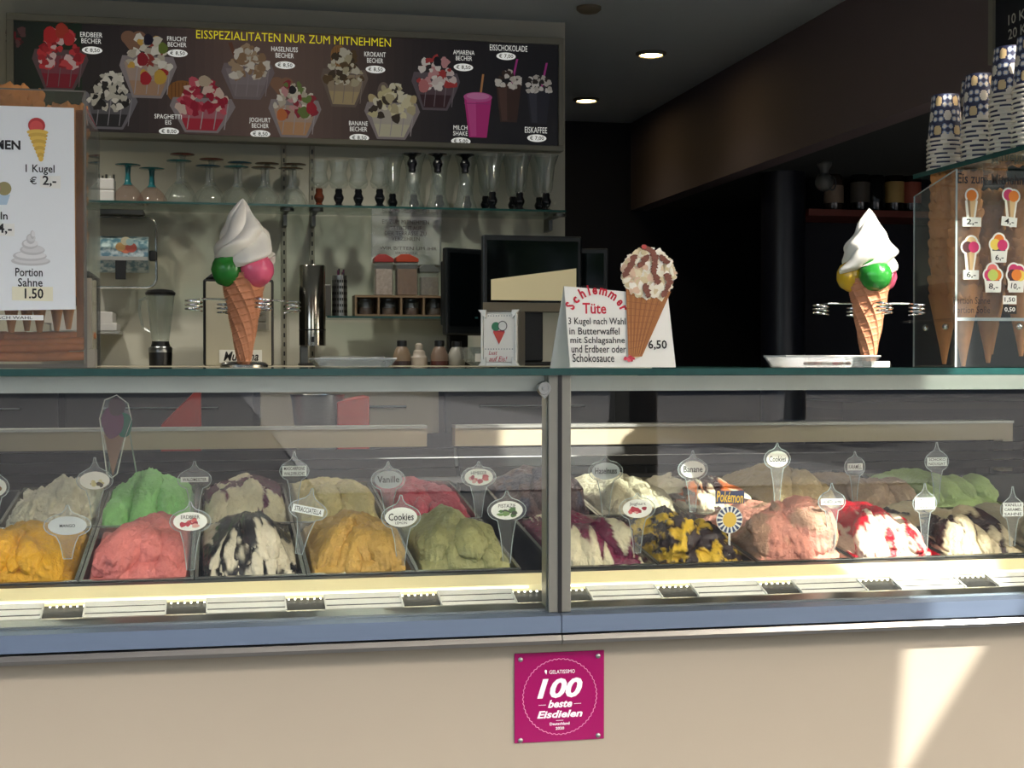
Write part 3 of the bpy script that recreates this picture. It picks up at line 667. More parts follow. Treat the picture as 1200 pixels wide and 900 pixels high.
# ------------------------------------------------------------------ menu board on the back wall
YW = 4.8; YM = 4.755
def menu_board():
    x0, z0, x1, z1 = prect(8, 30, 660, 162, YM)
    x0, x1 = at(8, 90, YM).x, at(660, 110, YM).x; z1 = at(335, 30.5, YM).z; z0 = at(335, 168, YM).z
    t = thing('menu_board', 'long brown menu board of ice cream sundaes headed EISSPEZIALITÄTEN NUR ZUM MITNEHMEN', 'menu board', (x0, YW, z0))
    fw_ = .022
    fm = MB()
    fm.box(x0, YM-.012, z1-fw_, x1, YW, z1); fm.box(x0, YM-.012, z0, x1, YW, z0+fw_*.8)
    fm.box(x0, YM-.012, z0+fw_*.8, x0+fw_, YW, z1-fw_); fm.box(x1-fw_*.8, YM-.012, z0+fw_*.8, x1, YW, z1-fw_)
    fm.build('frame', mat('board_frame', (150, 148, 134), .5, .2, .05, 20), t, bevel=.002)
    # printed ground: brown in the middle, near black to the ends
    nx = 60; b = MB(); xs = np.linspace(x0+fw_, x1-fw_*.8, nx+1); za, zb = z0+fw_*.8, z1-fw_
    for i in range(nx):
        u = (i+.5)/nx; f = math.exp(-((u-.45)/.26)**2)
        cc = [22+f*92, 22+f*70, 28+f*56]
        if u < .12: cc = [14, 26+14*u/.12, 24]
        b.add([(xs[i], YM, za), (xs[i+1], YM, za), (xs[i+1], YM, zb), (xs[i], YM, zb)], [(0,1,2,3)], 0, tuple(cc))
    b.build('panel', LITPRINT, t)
    yp = YM-.0008
    h = MB(); x, z, X, Z = prect(230, 38, 458, 50, YM); a_ = at(230, 39.5, YM).z-at(458, 49.5, YM).z
    txt(h, 'EISSPEZIALITÄTEN NUR ZUM MITNEHMEN', (x, z, X, Z), yp, bold=-.004); h.build('heading', mat('yellow_print', (226, 212, 40), .5, 0, .03, 30, emit=.35), t)
    caps = [('ERDBEER\nBECHER', 94, 38, 120, 51, '8,50', 108, 59), ('FRUCHT\nBECHER', 196, 43, 219, 55, '8,50', 208, 62.5), ('SPAGHETTI\nEIS', 181, 134, 213, 146, '8,00', 198, 154),
        ('HASELNUSS\nBECHER', 318, 55, 349, 68, '8,50', 334, 76.5), ('JOGHURT\nBECHER', 292, 138, 317, 150, '8,50', 305, 157), ('KROKANT\nBECHER', 427, 61, 452, 74, '8,50', 440, 81.5),
        ('BANANE\nBECHER', 409, 142, 431, 154, '8,50', 421, 161.5), ('AMARENA\nBECHER', 531, 59, 556, 71, '8,50', 543, 79), ('EISSCHOKOLADE', 574, 53, 618, 60, '7,00', 593, 66),
        ('MILCH\nSHAKE', 531, 147, 548, 159, '5,00', 540, 165.5), ('EISKAFFEE', 615, 149, 641, 156, '7,00', 629, 162)]
    for s_, xa, ya, xb, yb, pr, qx, qy in caps:
        x, z, X, Z = prect(xa, ya, xb, yb, YM); wm = MB(); txt(wm, s_, (x, z, X, Z), yp); wm.build('caption', LITWHITE, t)
        c = at(qx, qy, YM); k = mpp(qx, YM); ov = MB(); ov.disc(c.x, c.z, 11.5*k, 4.4*k, yp, None, 24); oo = ov.build('price_oval', LITWHITE, t); pm = MB()
        txt(pm, '€ '+pr, (c.x-8.5*k, c.z-2.8*k, c.x+8.5*k, c.z+2.6*k), yp-.0008, bold=.012); pm.build('price', INK, oo)
    yq = YM-.0004
    def sundae(px, py, wp, hp, top, body, deco, seed, wafer=None, crumbs=46, glassc=(150,140,140)):
        k = mpp(px, YM); c = at(px, py, YM); b = MB(); rg = random.Random(seed)
        W, H_ = wp*k/2, hp*k/2
        X = lambda u: c.x+u*W
        Z = lambda v: c.z+v*H_
        if wafer == 'heart':
            for sx in (-1, 1): b.disc(X(-.5)+sx*W*.18, Z(.82), W*.26, H_*.2, yq, (140, 104, 82))
            b.poly([(X(-.92), Z(.75)), (X(-.45), Z(.25)), (X(-.08), Z(.75))], yq, (140, 104, 82))
        if wafer == 'fan':
            b.disc(X(-.62), Z(.48), W*.46, H_*.42, yq, (146, 96, 48))
            for i in range(7): b.poly([(X(-.95+i*.11), Z(.12)), (X(-.93+i*.11), Z(.12)), (X(-.93+i*.11), Z(.82)), (X(-.95+i*.11), Z(.82))], yq, (104, 64, 30))
        if wafer == 'tall':
            b.disc(X(-.25), Z(.72), W*.34, H_*.36, yq, (150, 108, 62))
            for i in range(6): b.poly([(X(-.5+i*.1), Z(.42)), (X(-.48+i*.1), Z(.42)), (X(-.48+i*.1), Z(1.0)), (X(-.5+i*.1), Z(1.0))], yq, (110, 70, 36))
        if wafer == 'roll': b.poly([(X(-.52), Z(.45)), (X(-.40), Z(.42)), (X(-.60), Z(1.02)), (X(-.74), Z(.98))], yq, (112, 72, 54))
        if wafer == 'leaf':
            for q in (-1, 1): b.disc(X(q*.62), Z(.28), W*.17, H_*.34, yq, (196, 178, 132), rot=-q*.6)
            b.disc(X(-.32), Z(.62), W*.22, H_*.36, yq, (120, 106, 98))
        # faceted clear bowl
        g2 = tuple(min(255, v+26) for v in glassc)
        b.poly([(X(-.55), Z(-.92)), (X(.45), Z(-.92)), (X(.72), Z(-.5)), (X(.98), Z(.02)), (X(.86), Z(.30)), (X(-.90), Z(.30)), (X(-1.0), Z(.0)), (X(-.75), Z(-.5))], yq, glassc)
        b.poly([(X(-.5), Z(-.84)), (X(.4), Z(-.84)), (X(.62), Z(-.42)), (X(-.66), Z(-.42))], yq, body)
        b.poly([(X(-.66), Z(-.42)), (X(.62), Z(-.42)), (X(.80), Z(.12)), (X(-.84), Z(.12))], yq, tuple(int((p+q)/2) for p, q in zip(body, g2)))
        for q in (-.5, -.1, .3, .62): b.poly([(X(q), Z(-.8)), (X(q+.03), Z(-.8)), (X(q+.16), Z(.12)), (X(q+.12), Z(.12))], yq, g2)
        for i in range(crumbs):
            v = rg.uniform(-.22, .86); hw = .78*(1-max(0, v)**1.2*.72) if v > -.1 else .62
            u = rg.uniform(-hw, hw); r_ = rg.uniform(.08, .19)
            b.disc(X(u), Z(v), W*r_, H_*r_*rg.uniform(.6, 1.0), yq, rg.choice(top), 9, wob=.18, seed=seed*100+i, rot=rg.uniform(0, 3))
        for (u, v, r_, cc) in deco: b.disc(X(u), Z(v), W*r_, H_*r_, yq, cc, 12, wob=.06, seed=7)
        b.build('sundae_picture', LITPRINT, t)
    CRM = [(222,214,196), (196,186,166), (236,230,216)]
    sundae(71, 70, 64, 78, [(176,36,48), (206,70,76), (222,190,186), (150,24,40), (198,52,60)], (132,22,46), [(-.35, .72, .26, (190, 40, 46)), (.05, .86, .24, (176, 58, 44)), (.3, .62, .2, (190, 44, 50))], 1, crumbs=60, glassc=(92,70,74))
    sundae(129, 119, 64, 70, [(222,216,202), (26,24,24), (44,40,38), (200,194,178), (232,226,212)], (44,42,44), [], 2, crumbs=90, glassc=(120,116,120))
    sundae(174, 78, 66, 80, CRM+[(170,44,44), (214,170,80), (150,60,50)], (176,140,112), [(0, .78, .17, (30, 26, 44)), (-.2, .2, .2, (150, 34, 44)), (.5, .55, .17, (110, 126, 52)), (-.1, -.35, .2, (176, 40, 50)), (.4, -.3, .22, (206, 166, 70))], 3, 'heart', 40)
    sundae(238, 125, 76, 66, [(176,44,66), (206,90,104), (222,196,180), (160,30,54)], (182,48,66), [(.05, .9, .2, (196, 176, 150))], 4, 'fan', 64)
    sundae(291, 85, 62, 68, [(206,196,178), (150,120,90), (176,150,120), (226,218,204)], (134,122,122), [], 5, 'roll', 70, glassc=(124,112,114))
    sundae(346, 128, 62, 72, CRM+[(150,44,60), (206,150,150), (110,130,70)], (196,150,110), [(-.1, .62, .14, (26, 22, 30)), (.35, -.1, .2, (106, 126, 64)), (.6, .05, .2, (170, 40, 56)), (-.5, -.2, .2, (206, 120, 70))], 6, 'heart', 44)
    sundae(404, 92, 56, 72, [(206,200,180), (90,70,44), (180,170,140), (60,46,32)], (180,160,120), [], 7, 'tall', 70, glassc=(112,98,90))
    sundae(460, 131, 66, 70, [(222,214,176), (206,196,150), (190,178,140), (60,50,40), (228,222,196)], (206,200,172), [], 8, 'leaf', 52)
    sundae(511, 96, 58, 72, [(222,206,200), (176,60,60), (206,150,150), (236,228,220)], (60,34,40), [(.05, .66, .16, (22, 18, 28)), (-.5, -.15, .22, (196, 120, 120))], 9, None, 50, glassc=(100,90,96))
    def drink(px, py, wp, hp, body, body2, cream, straw, seed, sx):
        k = mpp(px, YM); c = at(px, py, YM); b = MB(); rg = random.Random(seed); W, H_ = wp*k/2, hp*k/2
        b.poly([(c.x+sx*W*.35-.003, c.z+.55*H_), (c.x+sx*W*.35+.004, c.z+.55*H_), (c.x+sx*W*.9+.004, c.z+1.55*H_), (c.x+sx*W*.9-.003, c.z+1.55*H_)], yq, straw)
        b.poly([(c.x-.62*W, c.z-H_), (c.x+.62*W, c.z-H_), (c.x+.95*W, c.z+.55*H_), (c.x-.95*W, c.z+.55*H_)], yq, body)
        b.poly([(c.x-.5*W, c.z-.95*H_), (c.x-.1*W, c.z-.95*H_), (c.x-.15*W, c.z+.5*H_), (c.x-.8*W, c.z+.5*H_)], yq, body2)
        if cream:
            for i in range(40):
                u = rg.uniform(-.9, .9); v = rg.uniform(.35, .62+.42*(1-u*u))
                b.disc(c.x+u*W, c.z+v*H_, W*.2, H_*.1, yq, rg.choice(cream), 9, wob=.15, seed=i)
        else:
            b.disc(c.x, c.z+.62*H_, W, H_*.20, yq, (206, 96, 160)); b.disc(c.x, c.z+.66*H_, W*.8, H_*.13, yq, (224, 140, 190))
            b.poly([(c.x-.95*W, c.z+.34*H_), (c.x+.92*W, c.z+.34*H_), (c.x+.92*W, c.z+.38*H_), (c.x-.95*W, c.z+.38*H_)], yq, (176, 60, 130))
        b.build('drink_picture', LITPRINT, t)
    drink(560, 132, 34, 58, (196,52,132), (214,84,156), None, (196,140,90), 1, .4)
    drink(596, 114, 32, 58, (62,42,36), (84,60,52), [(222,216,206), (200,192,180), (60,44,36)], (176,60,140), 2, .7)
    drink(631, 117, 31, 56, (36,36,46), (56,56,66), [(214,210,202), (190,184,174), (40,34,30)], (176,60,140), 3, .7)
    b = MB(); rg = random.Random(5)
    for i in range(26):
        c = at(18+rg.uniform(-9, 10), 46+rg.uniform(-13, 8), YM); k = mpp(18, YM); b.disc(c.x, c.z, rg.uniform(2, 5)*k, rg.uniform(2, 5)*k, yq, rg.choice([(110,20,32), (60,18,24), (30,20,24), (90,60,60)]), 9, wob=.15, seed=i)
    b.build('fruit_picture', LITPRINT, t)
menu_board()

# ------------------------------------------------------------------ wall shelves and what stands on them
ZS1 = 1.787; YS0, YS1 = 4.54, 4.79
def shelf(name, px0, px1, z, label):
    xa, xb = at(px0, 243, YS0).x, at(px1, 250, YS0).x
    t = thing(name, label, 'shelf', (xa, YS1, z))
    b = MB(); b.box(xa, YS0+.001, z-.006, xb, YS1, z); b.box(xa, YS0-.0005, z-.0062, xb, YS0+.001, z+.0002, 1); b.build('pane', [GLASSG, GEDGE], t)
    for px in [p for p in (333, 366, 640) if px0 < p < px1]:
        x = at(px, 250, 4.78).x; q = MB(); q.box(x-.006, YS0+.06, z-.016, x+.006, YS1, z-.0065); q.prism([(x-.006, z-.05), (x+.006, z-.05), (x+.006, z-.016), (x-.006, z-.016)], YS0+.17, YS1)
        q.lathe([(.022, -.016), (.022, -.007)], (x, YS0+.05, z), 18); q.build('bracket', STEEL_D, t, smooth=True)
    return t
shelf('glass_shelf', 92, 663, ZS1, 'upper glass shelf full of goblets under the menu board')
ZS2 = 1.443
shelf('glass_shelf', 383, 560, ZS2, 'short lower glass shelf carrying the plastic canisters')
for i, px in enumerate((333, 366)):
    x = at(px, 300, 4.79).x; b = MB(); b.box(x-.008, 4.792, 1.0, x+.008, 4.80, 2.02)
    z = 1.02
    while z < 2.0: b.box(x-.0025, 4.7912, z, x+.0025, 4.7925, z+.014, 1); z += .03
    b.build('slotted_rail', [mat('rail_paint', (150, 146, 130), .5, .3, .05, 20), DARK], label=('slotted shelf rail on the wall nearer the steel machine' if i == 0 else 'slotted shelf rail on the wall above the steel cylinder'), cat='shelf rail', loc=(x, 4.8, 1.0), group='slotted shelf rails')
def glassx(px, Y=4.62): return at(px, 240, Y).x
# inverted goblets: coloured foot on top
def goblet(px, topy, Y, label, foot, stem, bowl):
    k = mpp(px, Y); x = glassx(px, Y); H = (242-topy)*k*1.0; z = ZS1+.0005
    H = at(px, topy, Y).z-z
    t = thing('goblet', label, 'glass', (x, Y, z), 'upturned goblets on the upper shelf')
    b = MB(); b.lathe([(.048, 0), (.0468, 0), (.050, .0), (.050, .002), (.046, H*.16), (.034, H*.33), (.018, H*.46), (.010, H*.50)], (x, Y, z), 24, cap=False)
    b.build('bowl', DRINK if not bowl else glass('bowl_'+str(bowl), tuple(v/255 for v in bowl), f0=.06, haze=.05), t, smooth=True)
    MB().lathe([(.016, H*.46), (.009, H*.54), (.0075, H*.75), (.009, H*.93), (.013, H*.962)], (x, Y, z), 16).build('stem', stem, t, smooth=True)
    MB().lathe([(.012, H*.955), (.037, H*.972), (.039, H*.985), (.037, H*.992), (.010, H)], (x, Y, z), 24).build('foot', foot, t, smooth=True)
TEAL = mat('teal_glass', (38, 112, 118), .1, 0, .2, 60); REDG = mat('dull_red_glass', (120, 58, 50), .12, 0, .2, 60); BLUEG = mat('blue_glass', (34, 84, 112), .1, 0, .2, 60)
BRNG = mat('brown_glass', (92, 66, 46), .12, 0, .2, 60); GLS = glass('stem_glass', (.82, .85, .84), f0=.10, haze=.08)
TB = (226, 190, 176)
goblet(98, 203, 4.62, 'upturned goblet with teal foot, nearly hidden behind the cone rack', TEAL, TEAL, TB)
goblet(150, 192.5, 4.62, 'upturned goblet with teal stem, taller of the two teal ones right of the white boxes', TEAL, TEAL, TB)
goblet(178, 197, 4.64, 'upturned goblet with teal stem, shorter of the two teal ones', TEAL, TEAL, TB)
for i, (px, ty, cA, cB, nA, nB) in enumerate(((212, 180, REDG, TEAL, 'red', 'teal'), (246, 186, REDG, BLUEG, 'red', 'blue'), (279, 190, BLUEG, TEAL, 'blue', 'teal'), (311, 191, BRNG, BRNG, 'brown', 'brown'), (343, 192, BRNG, BRNG, 'brown', 'brown'))):
    w_ = ['red and teal pair', 'red and blue pair', 'blue and teal pair', 'left brown pair', 'right brown pair'][i]
    goblet(px+2, ty, 4.725, f'clear upturned goblet with {nA} foot, rear one of the {w_}', cA, GLS, None)
    goblet(px-2, ty+8 if i < 2 else ty+5, 4.60, f'clear upturned goblet with {nB} foot, front one of the {w_}', cB, GLS, None)
# sundae glasses on beaded stems
BKG = mat('black_glass', (14, 15, 20), .08, 0, .2, 60); BRS = mat('brown_bead_glass', (84, 40, 24), .1, 0, .2, 60)
def bead(H, f): return [(.030, 0), (.030, .003), (.014, .008), (.0095, .014*f), (.016, .028*f), (.0165, .034*f), (.011, .046*f), (.012, .054*f), (.010, .060*f)]
def sundae_glass(px, topy, Y, label, stem=BKG, shape='flare', inv=False, base=.058):
    x = glassx(px, Y); z = ZS1+.0005; H = at(px, topy, Y).z-z
    t = thing('sundae_glass', label, 'glass', (x, Y, z), 'sundae glasses on the upper shelf')
    Mx = None
    if inv: Mx = Matrix.Translation((0, 0, 2*z+H)) @ Matrix.Scale(-1, 4, (0, 0, 1))
    MB().lathe(bead(H, 1.0), (x, Y, z), 18, M=Mx).build('stem', stem, t, smooth=True)
    if shape == 'flare': pr = [(.004, .060), (.016, .062), (.021, .075), (.023, .10), (.028, H*.80), (.040, H-.002), (.041, H), (.039, H), (.027, H*.80), (.021, .10), (.004, .064)]
    else: pr = [(.004, .060), (.022, .062), (.030, .074), (.031, .085), (.024, .108), (.026, H*.8), (.032, H), (.031, H), (.024, H*.8), (.022, .108), (.029, .084), (.004, .064)]
    MB().lathe(pr, (x, Y, z), 24, M=Mx, cap=False).build('bowl', DRINK, t, smooth=True)
sundae_glass(374, 188, 4.62, 'short sundae glass with brown beaded stem', BRS, 'bulb')
sundae_glass(397, 188.5, 4.62, 'short sundae glass with black beaded stem right of the brown-stemmed one', BKG, 'bulb')
sundae_glass(420, 187, 4.62, 'short sundae glass with black beaded stem, third of the short ones', BKG, 'bulb')
sundae_glass(445, 186, 4.60, 'short sundae glass with black stem overlapping a tall one', BKG, 'bulb')
sundae_glass(460, 181, 4.72, 'tall sundae glass behind the fourth short one', BKG)
for i, px in enumerate((483, 513, 545)):
    o = ['left', 'middle', 'right'][i]
    sundae_glass(px+2, 180.5+i*.6, 4.735, f'upright tall sundae glass behind the {o} one of the three upturned glasses', BKG)
    sundae_glass(px, 180+i*.6, 4.60, f'upturned tall sundae glass with black foot on top, {o} of the three', BKG, 'flare', True)
for i, px in enumerate((577, 609, 640)):
    o = ['left', 'middle', 'right'][i]
    sundae_glass(px, 181+i*.6, 4.60, f'flared tall sundae glass in front, {o} of the last three', BKG)
    sundae_glass(px-8, 181+i*.6, 4.725, f'flared tall sundae glass at the rear, {o} of the last three', BKG)
# white tubs on the shelf's left
x = glassx(121, 4.62)
t = thing('storage_tub', 'white plastic tub holding small upright tools beside the teal goblets', 'tub', (x, 4.62, ZS1+.0005))
k = mpp(121, 4.62); W = 13.5*k
TUB = mat('white_plastic', (206, 204, 200), .45, 0, .03, 20)
b = MB(); b.box(x-W, 4.58, ZS1+.0005, x+W, 4.66, ZS1+.036); b.build('lower_box', TUB, t, bevel=.004)
b = MB(); b.box(x-W, 4.582, ZS1+.037, x+W, 4.658, ZS1+.072); b.build('upper_box', TUB, t, bevel=.004)
for i in range(6): MB().tube([(x-W+.012+i*.011, 4.62, ZS1+.06), (x-W+.012+i*.011, 4.62, ZS1+.084+.004*(i % 2))], .0032, 8).build('tool', [STEEL_D, TUB][i == 4], t)
# notice in a plastic sleeve taped to the shelf wall
def notice():
    Y = 4.778; x0, z0, x1, z1 = prect(435, 249, 517, 311, Y)
    t = thing('notice', 'paper notice in a crumpled clear sleeve under the glass shelf', 'notice', (x0, 4.8, z0))
    MB().box(x0+.004, Y+.004, z0+.004, x1-.004, Y+.005, z1-.004).build('paper', mat('notice_paper', (244, 238, 222), .6, 0, .04, 10), t)
    b = MB(); n = 14; V = []; F = []
    for j in range(n+1):
        for i in range(n+1): V.append((x0+(x1-x0)*i/n, Y-.001-.006*float(fbm(np.array(i*.5), np.array(j*.5), 3)), z0+(z1-z0)*j/n))
    for j in range(n):
        for i in range(n): F.append((j*(n+1)+i, j*(n+1)+i+1, (j+1)*(n+1)+i+1, (j+1)*(n+1)+i))
    b.add(V, F); b.build('sleeve', glass('plastic_sleeve', (.96, .97, .98), f0=.12, haze=.08, hazecol=(.8, .82, .9), rough=.18), t, smooth=True)
    l_ = MB()
    for s_, a, y, c_, d in (('EIS ZUM MITNEHMEN', 448, 257.5, 503, 262.5), ('IST NICHT AUF', 457, 265, 494, 269.5), ('DER TERRASSE ZU', 451, 271, 500, 276), ('VERZEHREN', 459, 277.5, 492, 282), ('WIR BITTEN UM IHR', 445, 289, 512, 293), ('VERSTÄNDNIS', 463, 294.5, 490, 298)):
        txt(l_, s_, prect(a, y, c_, d, Y), Y+.0030)
    l_.build('lettering', mat('notice_ink', (120, 100, 80), .6, 0, .1, 20), t)
notice()
# roll holder with printed film
def roll_holder():
    Y = 4.70; t = thing('roll_holder', 'wire wall holder with a blue printed wrapping roll', 'roll holder', (at(145, 295, Y).x, 4.8, at(145, 340, Y).z))
    x0, z0, x1, z1 = prect(103, 254, 183, 337, Y); r_ = .03; p = []
    for cx, cz, a0 in ((x1-r_, z1-r_, 0), (x0+r_, z1-r_, 90), (x0+r_, z0+r_, 180), (x1-r_, z0+r_, 270)):
        for i in range(6): a = R(a0+18*i); p.append((cx+r_*math.cos(a), Y, cz+r_*math.sin(a)))
    MB().tube(p, .004, 8, closed=True).tube([(q[0], Y+.03, q[2]) for q in p], .003, 8, closed=True).build('wire_frame', WIRE, t, smooth=True)
    for xx in (x0+.03, x1-.03): MB().tube([(xx, Y, z1), (xx, 4.8, z1+.004)], .004, 8).build('wall_arm', WIRE, t)
    MB().box(x0+.01, Y-.02, z1+.004, x0+.17, 4.8, z1+.022).build('top_bar', STEEL_D, t, bevel=.003)
    a, b_, c_, d = prect(109, 276, 174, 319, Y-.03); rr = (d-b_)/2; zc = (b_+d)/2
    m = bpy.data.materials.new('printed_film'); m.use_nodes = True; n = m.node_tree.nodes; l = m.node_tree.links; bs = n['Principled BSDF']; bs.inputs['Roughness'].default_value = .3
    tc = n.new('ShaderNodeTexCoord'); no = n.new('ShaderNodeTexNoise'); no.inputs['Scale'].default_value = 55; rp = n.new('ShaderNodeValToRGB')
    rp.color_ramp.elements[0].position = .40; rp.color_ramp.elements[0].color = L4((96, 132, 150)); rp.color_ramp.elements[1].position = .62; rp.color_ramp.elements[1].color = L4((196, 210, 214))
    l.new(tc.outputs['Object'], no.inputs[0]); l.new(no.outputs[0], rp.inputs[0]); l.new(rp.outputs[0], bs.inputs['Base Color'])
    roll = MB().tube([(a, Y, zc), (c_, Y, zc)], rr, 32).build('film_roll', m, t, smooth=True)
    pm = MB(); cx = a+(c_-a)*.60
    for dx, dz, q, cc in ((0, -.002, .018, (206, 120, 92)), (.016, .0, .017, (196, 96, 84)), (-.016, .002, .015, (214, 168, 110)), (0, .02, .015, (220, 206, 180)), (.012, .017, .012, (176, 196, 200))):
        pm.disc(cx+dx, zc+.018+dz, q, q*.9, Y-rr-.001, cc, 16)
    pm.build('fruit_print', PRINT, t)
    MB().box(a, Y-rr-.004, zc-.022, c_, Y-rr-.0015, zc-.010).build('cutting_bar', ALU, t)
    MB().box(c_+.002, Y-.03, zc-.02, c_+.022, Y+.01, zc+.012).build('end_knob', BLACK, t, bevel=.003)
    x_ = at(143, 320, Y).x; MB().box(x_-.016, Y-rr-.012, zc-rr-.024, x_+.016, Y-rr-.0045, zc-.022).build('clip', BLACK, t, bevel=.002)
    x0, z0, x1, z1 = prect(96, 258, 109, 295, 4.77); MB().box(x0, 4.77, z0, x1, 4.8, z1).build('control_plate', TUB, t, bevel=.003)
roll_holder()
# white boxes on a ledge at the left, behind the rack
for i, (a, b_, c_, d) in enumerate(((50, 365, 132, 379), (60, 378, 137, 388))):
    x0, z0, x1, z1 = prect(a, b_, c_, d, 4.62)
    MB().box(x0, 4.62, z0, x1, 4.8, z1).build('carton', TUB, loc=((x0+x1)/2, 4.8, z0), bevel=.003, label=['thin pale carton lying on a wider one at the wall, behind the cone rack', 'wider pale carton at the wall under a thin one, behind the cone rack'][i], cat='carton', group='pale cartons at the wall')
x0, z0, x1, z1 = prect(40, 388.3, 140, 390, 4.62); MB().box(x0, 4.60, z0-.003, x1, 4.8, z0+.0045).build('wall_ledge', ALU, label='narrow wall ledge under the pale cartons', cat='shelf', loc=(x0, 4.8, z0))
# ------------------------------------------------------------------ back counter and machines
ZK = 1.288
kc = thing('back_counter', 'long beige back counter with dark recessed drawer handles', 'counter', (-1.5, 4.8, 0))
MB().box(-2.9, 4.20, ZK-.03, 1.25, 4.79, ZK).build('worktop', mat('beige_worktop', (176, 168, 146), .4, 0, .05, 20), kc, bevel=.003)
MB().box(-2.9, 4.26, 0, 1.24, 4.78, ZK-.031).build('body', mat('dark_cabinet_body', (40, 40, 40), .5, 0, .04, 6), kc)
for i in range(7):
    xa = -2.57+i*.54
    b = MB(); b.box(xa, 4.245, ZK-.20, xa+.52, 4.2595, ZK-.05); b.build('drawer', mat('taupe_drawer', (168, 158, 136), .5, 0, .04, 6) if i == 5 else mat('charcoal_drawer', (58, 58, 58), .5, 0, .04, 6), kc, bevel=.002)
    MB().tube([(xa+.10, 4.245, ZK-.12), (xa+.10, 4.225, ZK-.12), (xa+.42, 4.225, ZK-.12), (xa+.42, 4.245, ZK-.12)], .005, 8).build('handle', WIRE, kc)
zk = ZK+.0005
def whip_machine():
    Y = 4.32; x0, _, x1, _ = prect(238, 330, 321, 430, Y); z1 = at(280, 327, Y).z
    t = thing('cream_machine', 'box-shaped steel whipped cream machine behind the left cone figure', 'machine', ((x0+x1)/2, Y, zk))
    SB = mat('satin_steel_front', (186, 180, 156), .45, .25, .04, 30)
    MB().box(x0+.008, Y, zk, x1-.008, Y+.006, z1-.008).build('front_panel', SB, t, bevel=.002)
    b = MB(); b.box(x0, Y+.0065, zk, x1, Y+.34, z1); b.prism([(x0+.004, z1), (x1-.004, z1), (x1-.03, z1+.02), (x0+.03, z1+.02)], Y+.01, Y+.33); b.build('housing', BLACK, t, bevel=.006)
    a, b_, c_, d = prect(299, 352, 315, 387, Y-.001); MB().box(a, Y-.004, b_, c_, Y-.0003, d).build('button_plate', mat('button_plate', (150, 146, 130), .5, .2, .05, 30), t)
    q = MB()
    for i in range(4): z = d-(i+.5)*(d-b_)/4; q.box(a+.008, Y-.0065, z-.007, c_-.008, Y-.0042, z+.007)
    q.build('buttons', mat('grey_buttons', (116, 112, 100), .5, 0, .1, 30), t, bevel=.001)
    a, b_, c_, d = prect(257, 410, 307, 425, Y-.001); MB().box(a, Y-.003, b_, c_, Y-.0003, d).build('name_plate', WHITE, t)
    l_ = MB(); txt(l_, 'Mussana', prect(262, 412, 303, 423, Y), Y-.0036, shear=.3, bold=.02); l_.build('lettering', INK, t)
whip_machine()
def mixer():
    Y = 4.40; x = at(366, 370, Y).x; z1 = at(366, 311, Y).z; k = mpp(366, Y); r_ = 15.5*k
    t = thing('drink_mixer', 'polished steel cylinder mixer beside the whipped cream machine', 'mixer', (x, Y, zk))
    zb = at(366, 405, Y).z
    MB().lathe([(r_, zb), (r_, z1-.004), (r_*.94, z1), (0, z1)], (x, Y, 0), 32).build('barrel', mat('polished_steel', (176, 172, 160), .16, 1, .05, 20), t, smooth=True)
    MB().box(x-r_*.9, Y+.01, zk, x-r_*.3, Y+.05, zb-.0005).build('column', STEEL_D, t, bevel=.003)
    MB().box(x-r_, Y-.05, zk, x+r_, Y+.06, zk+.008).build('base', BLACK, t, bevel=.003)
    MB().lathe([(r_*1.01, zb+.045), (r_*1.015, zb+.047), (r_*1.01, zb+.049)], (x, Y, 0), 32, cap=False).build('seam', BLACK, t)
    MB().box(x-.006, Y-r_-.006, zb+.01, x+.003, Y-r_+.004, zb+.026).build('switch', BLACK, t)
mixer()
def blender_jug():
    Y = 4.42; x = at(188, 380, Y).x; k = mpp(188, Y); z = lambda py: at(188, py, Y).z
    t = thing('blender', 'glass jug blender with black lid left of the cream machine', 'blender', (x, Y, zk))
    MB().lathe([(13*k, zk), (13.5*k, z(414)), (10*k, z(402)), (10*k, z(400))], (x, Y, 0), 28).build('base', BLACK, t, smooth=True)
    MB().lathe([(13.6*k, z(413)), (13.7*k, z(408)), (12*k, z(406))], (x, Y, 0), 28, cap=False).build('collar', STEEL, t, smooth=True)
    MB().lathe([(10*k, z(400)), (12*k, z(385)), (16.5*k, z(346)), (16*k, z(346)), (11.4*k, z(385)), (9*k, z(399))], (x, Y, 0), 28, cap=False).build('jug', DRINK, t, smooth=True)
    MB().tube([(x-16*k, Y, z(350)), (x-23*k, Y, z(352)), (x-24*k, Y, z(364)), (x-20*k, Y, z(384)), (x-12*k, Y, z(389))], .005, 8).build('handle', GLS, t, smooth=True)
    MB().lathe([(17*k, z(346)), (17.5*k, z(343)), (14*k, z(340)), (6*k, z(339)), (0, z(338.5))], (x, Y, 0), 28).build('lid', BLACK, t, smooth=True)
blender_jug()
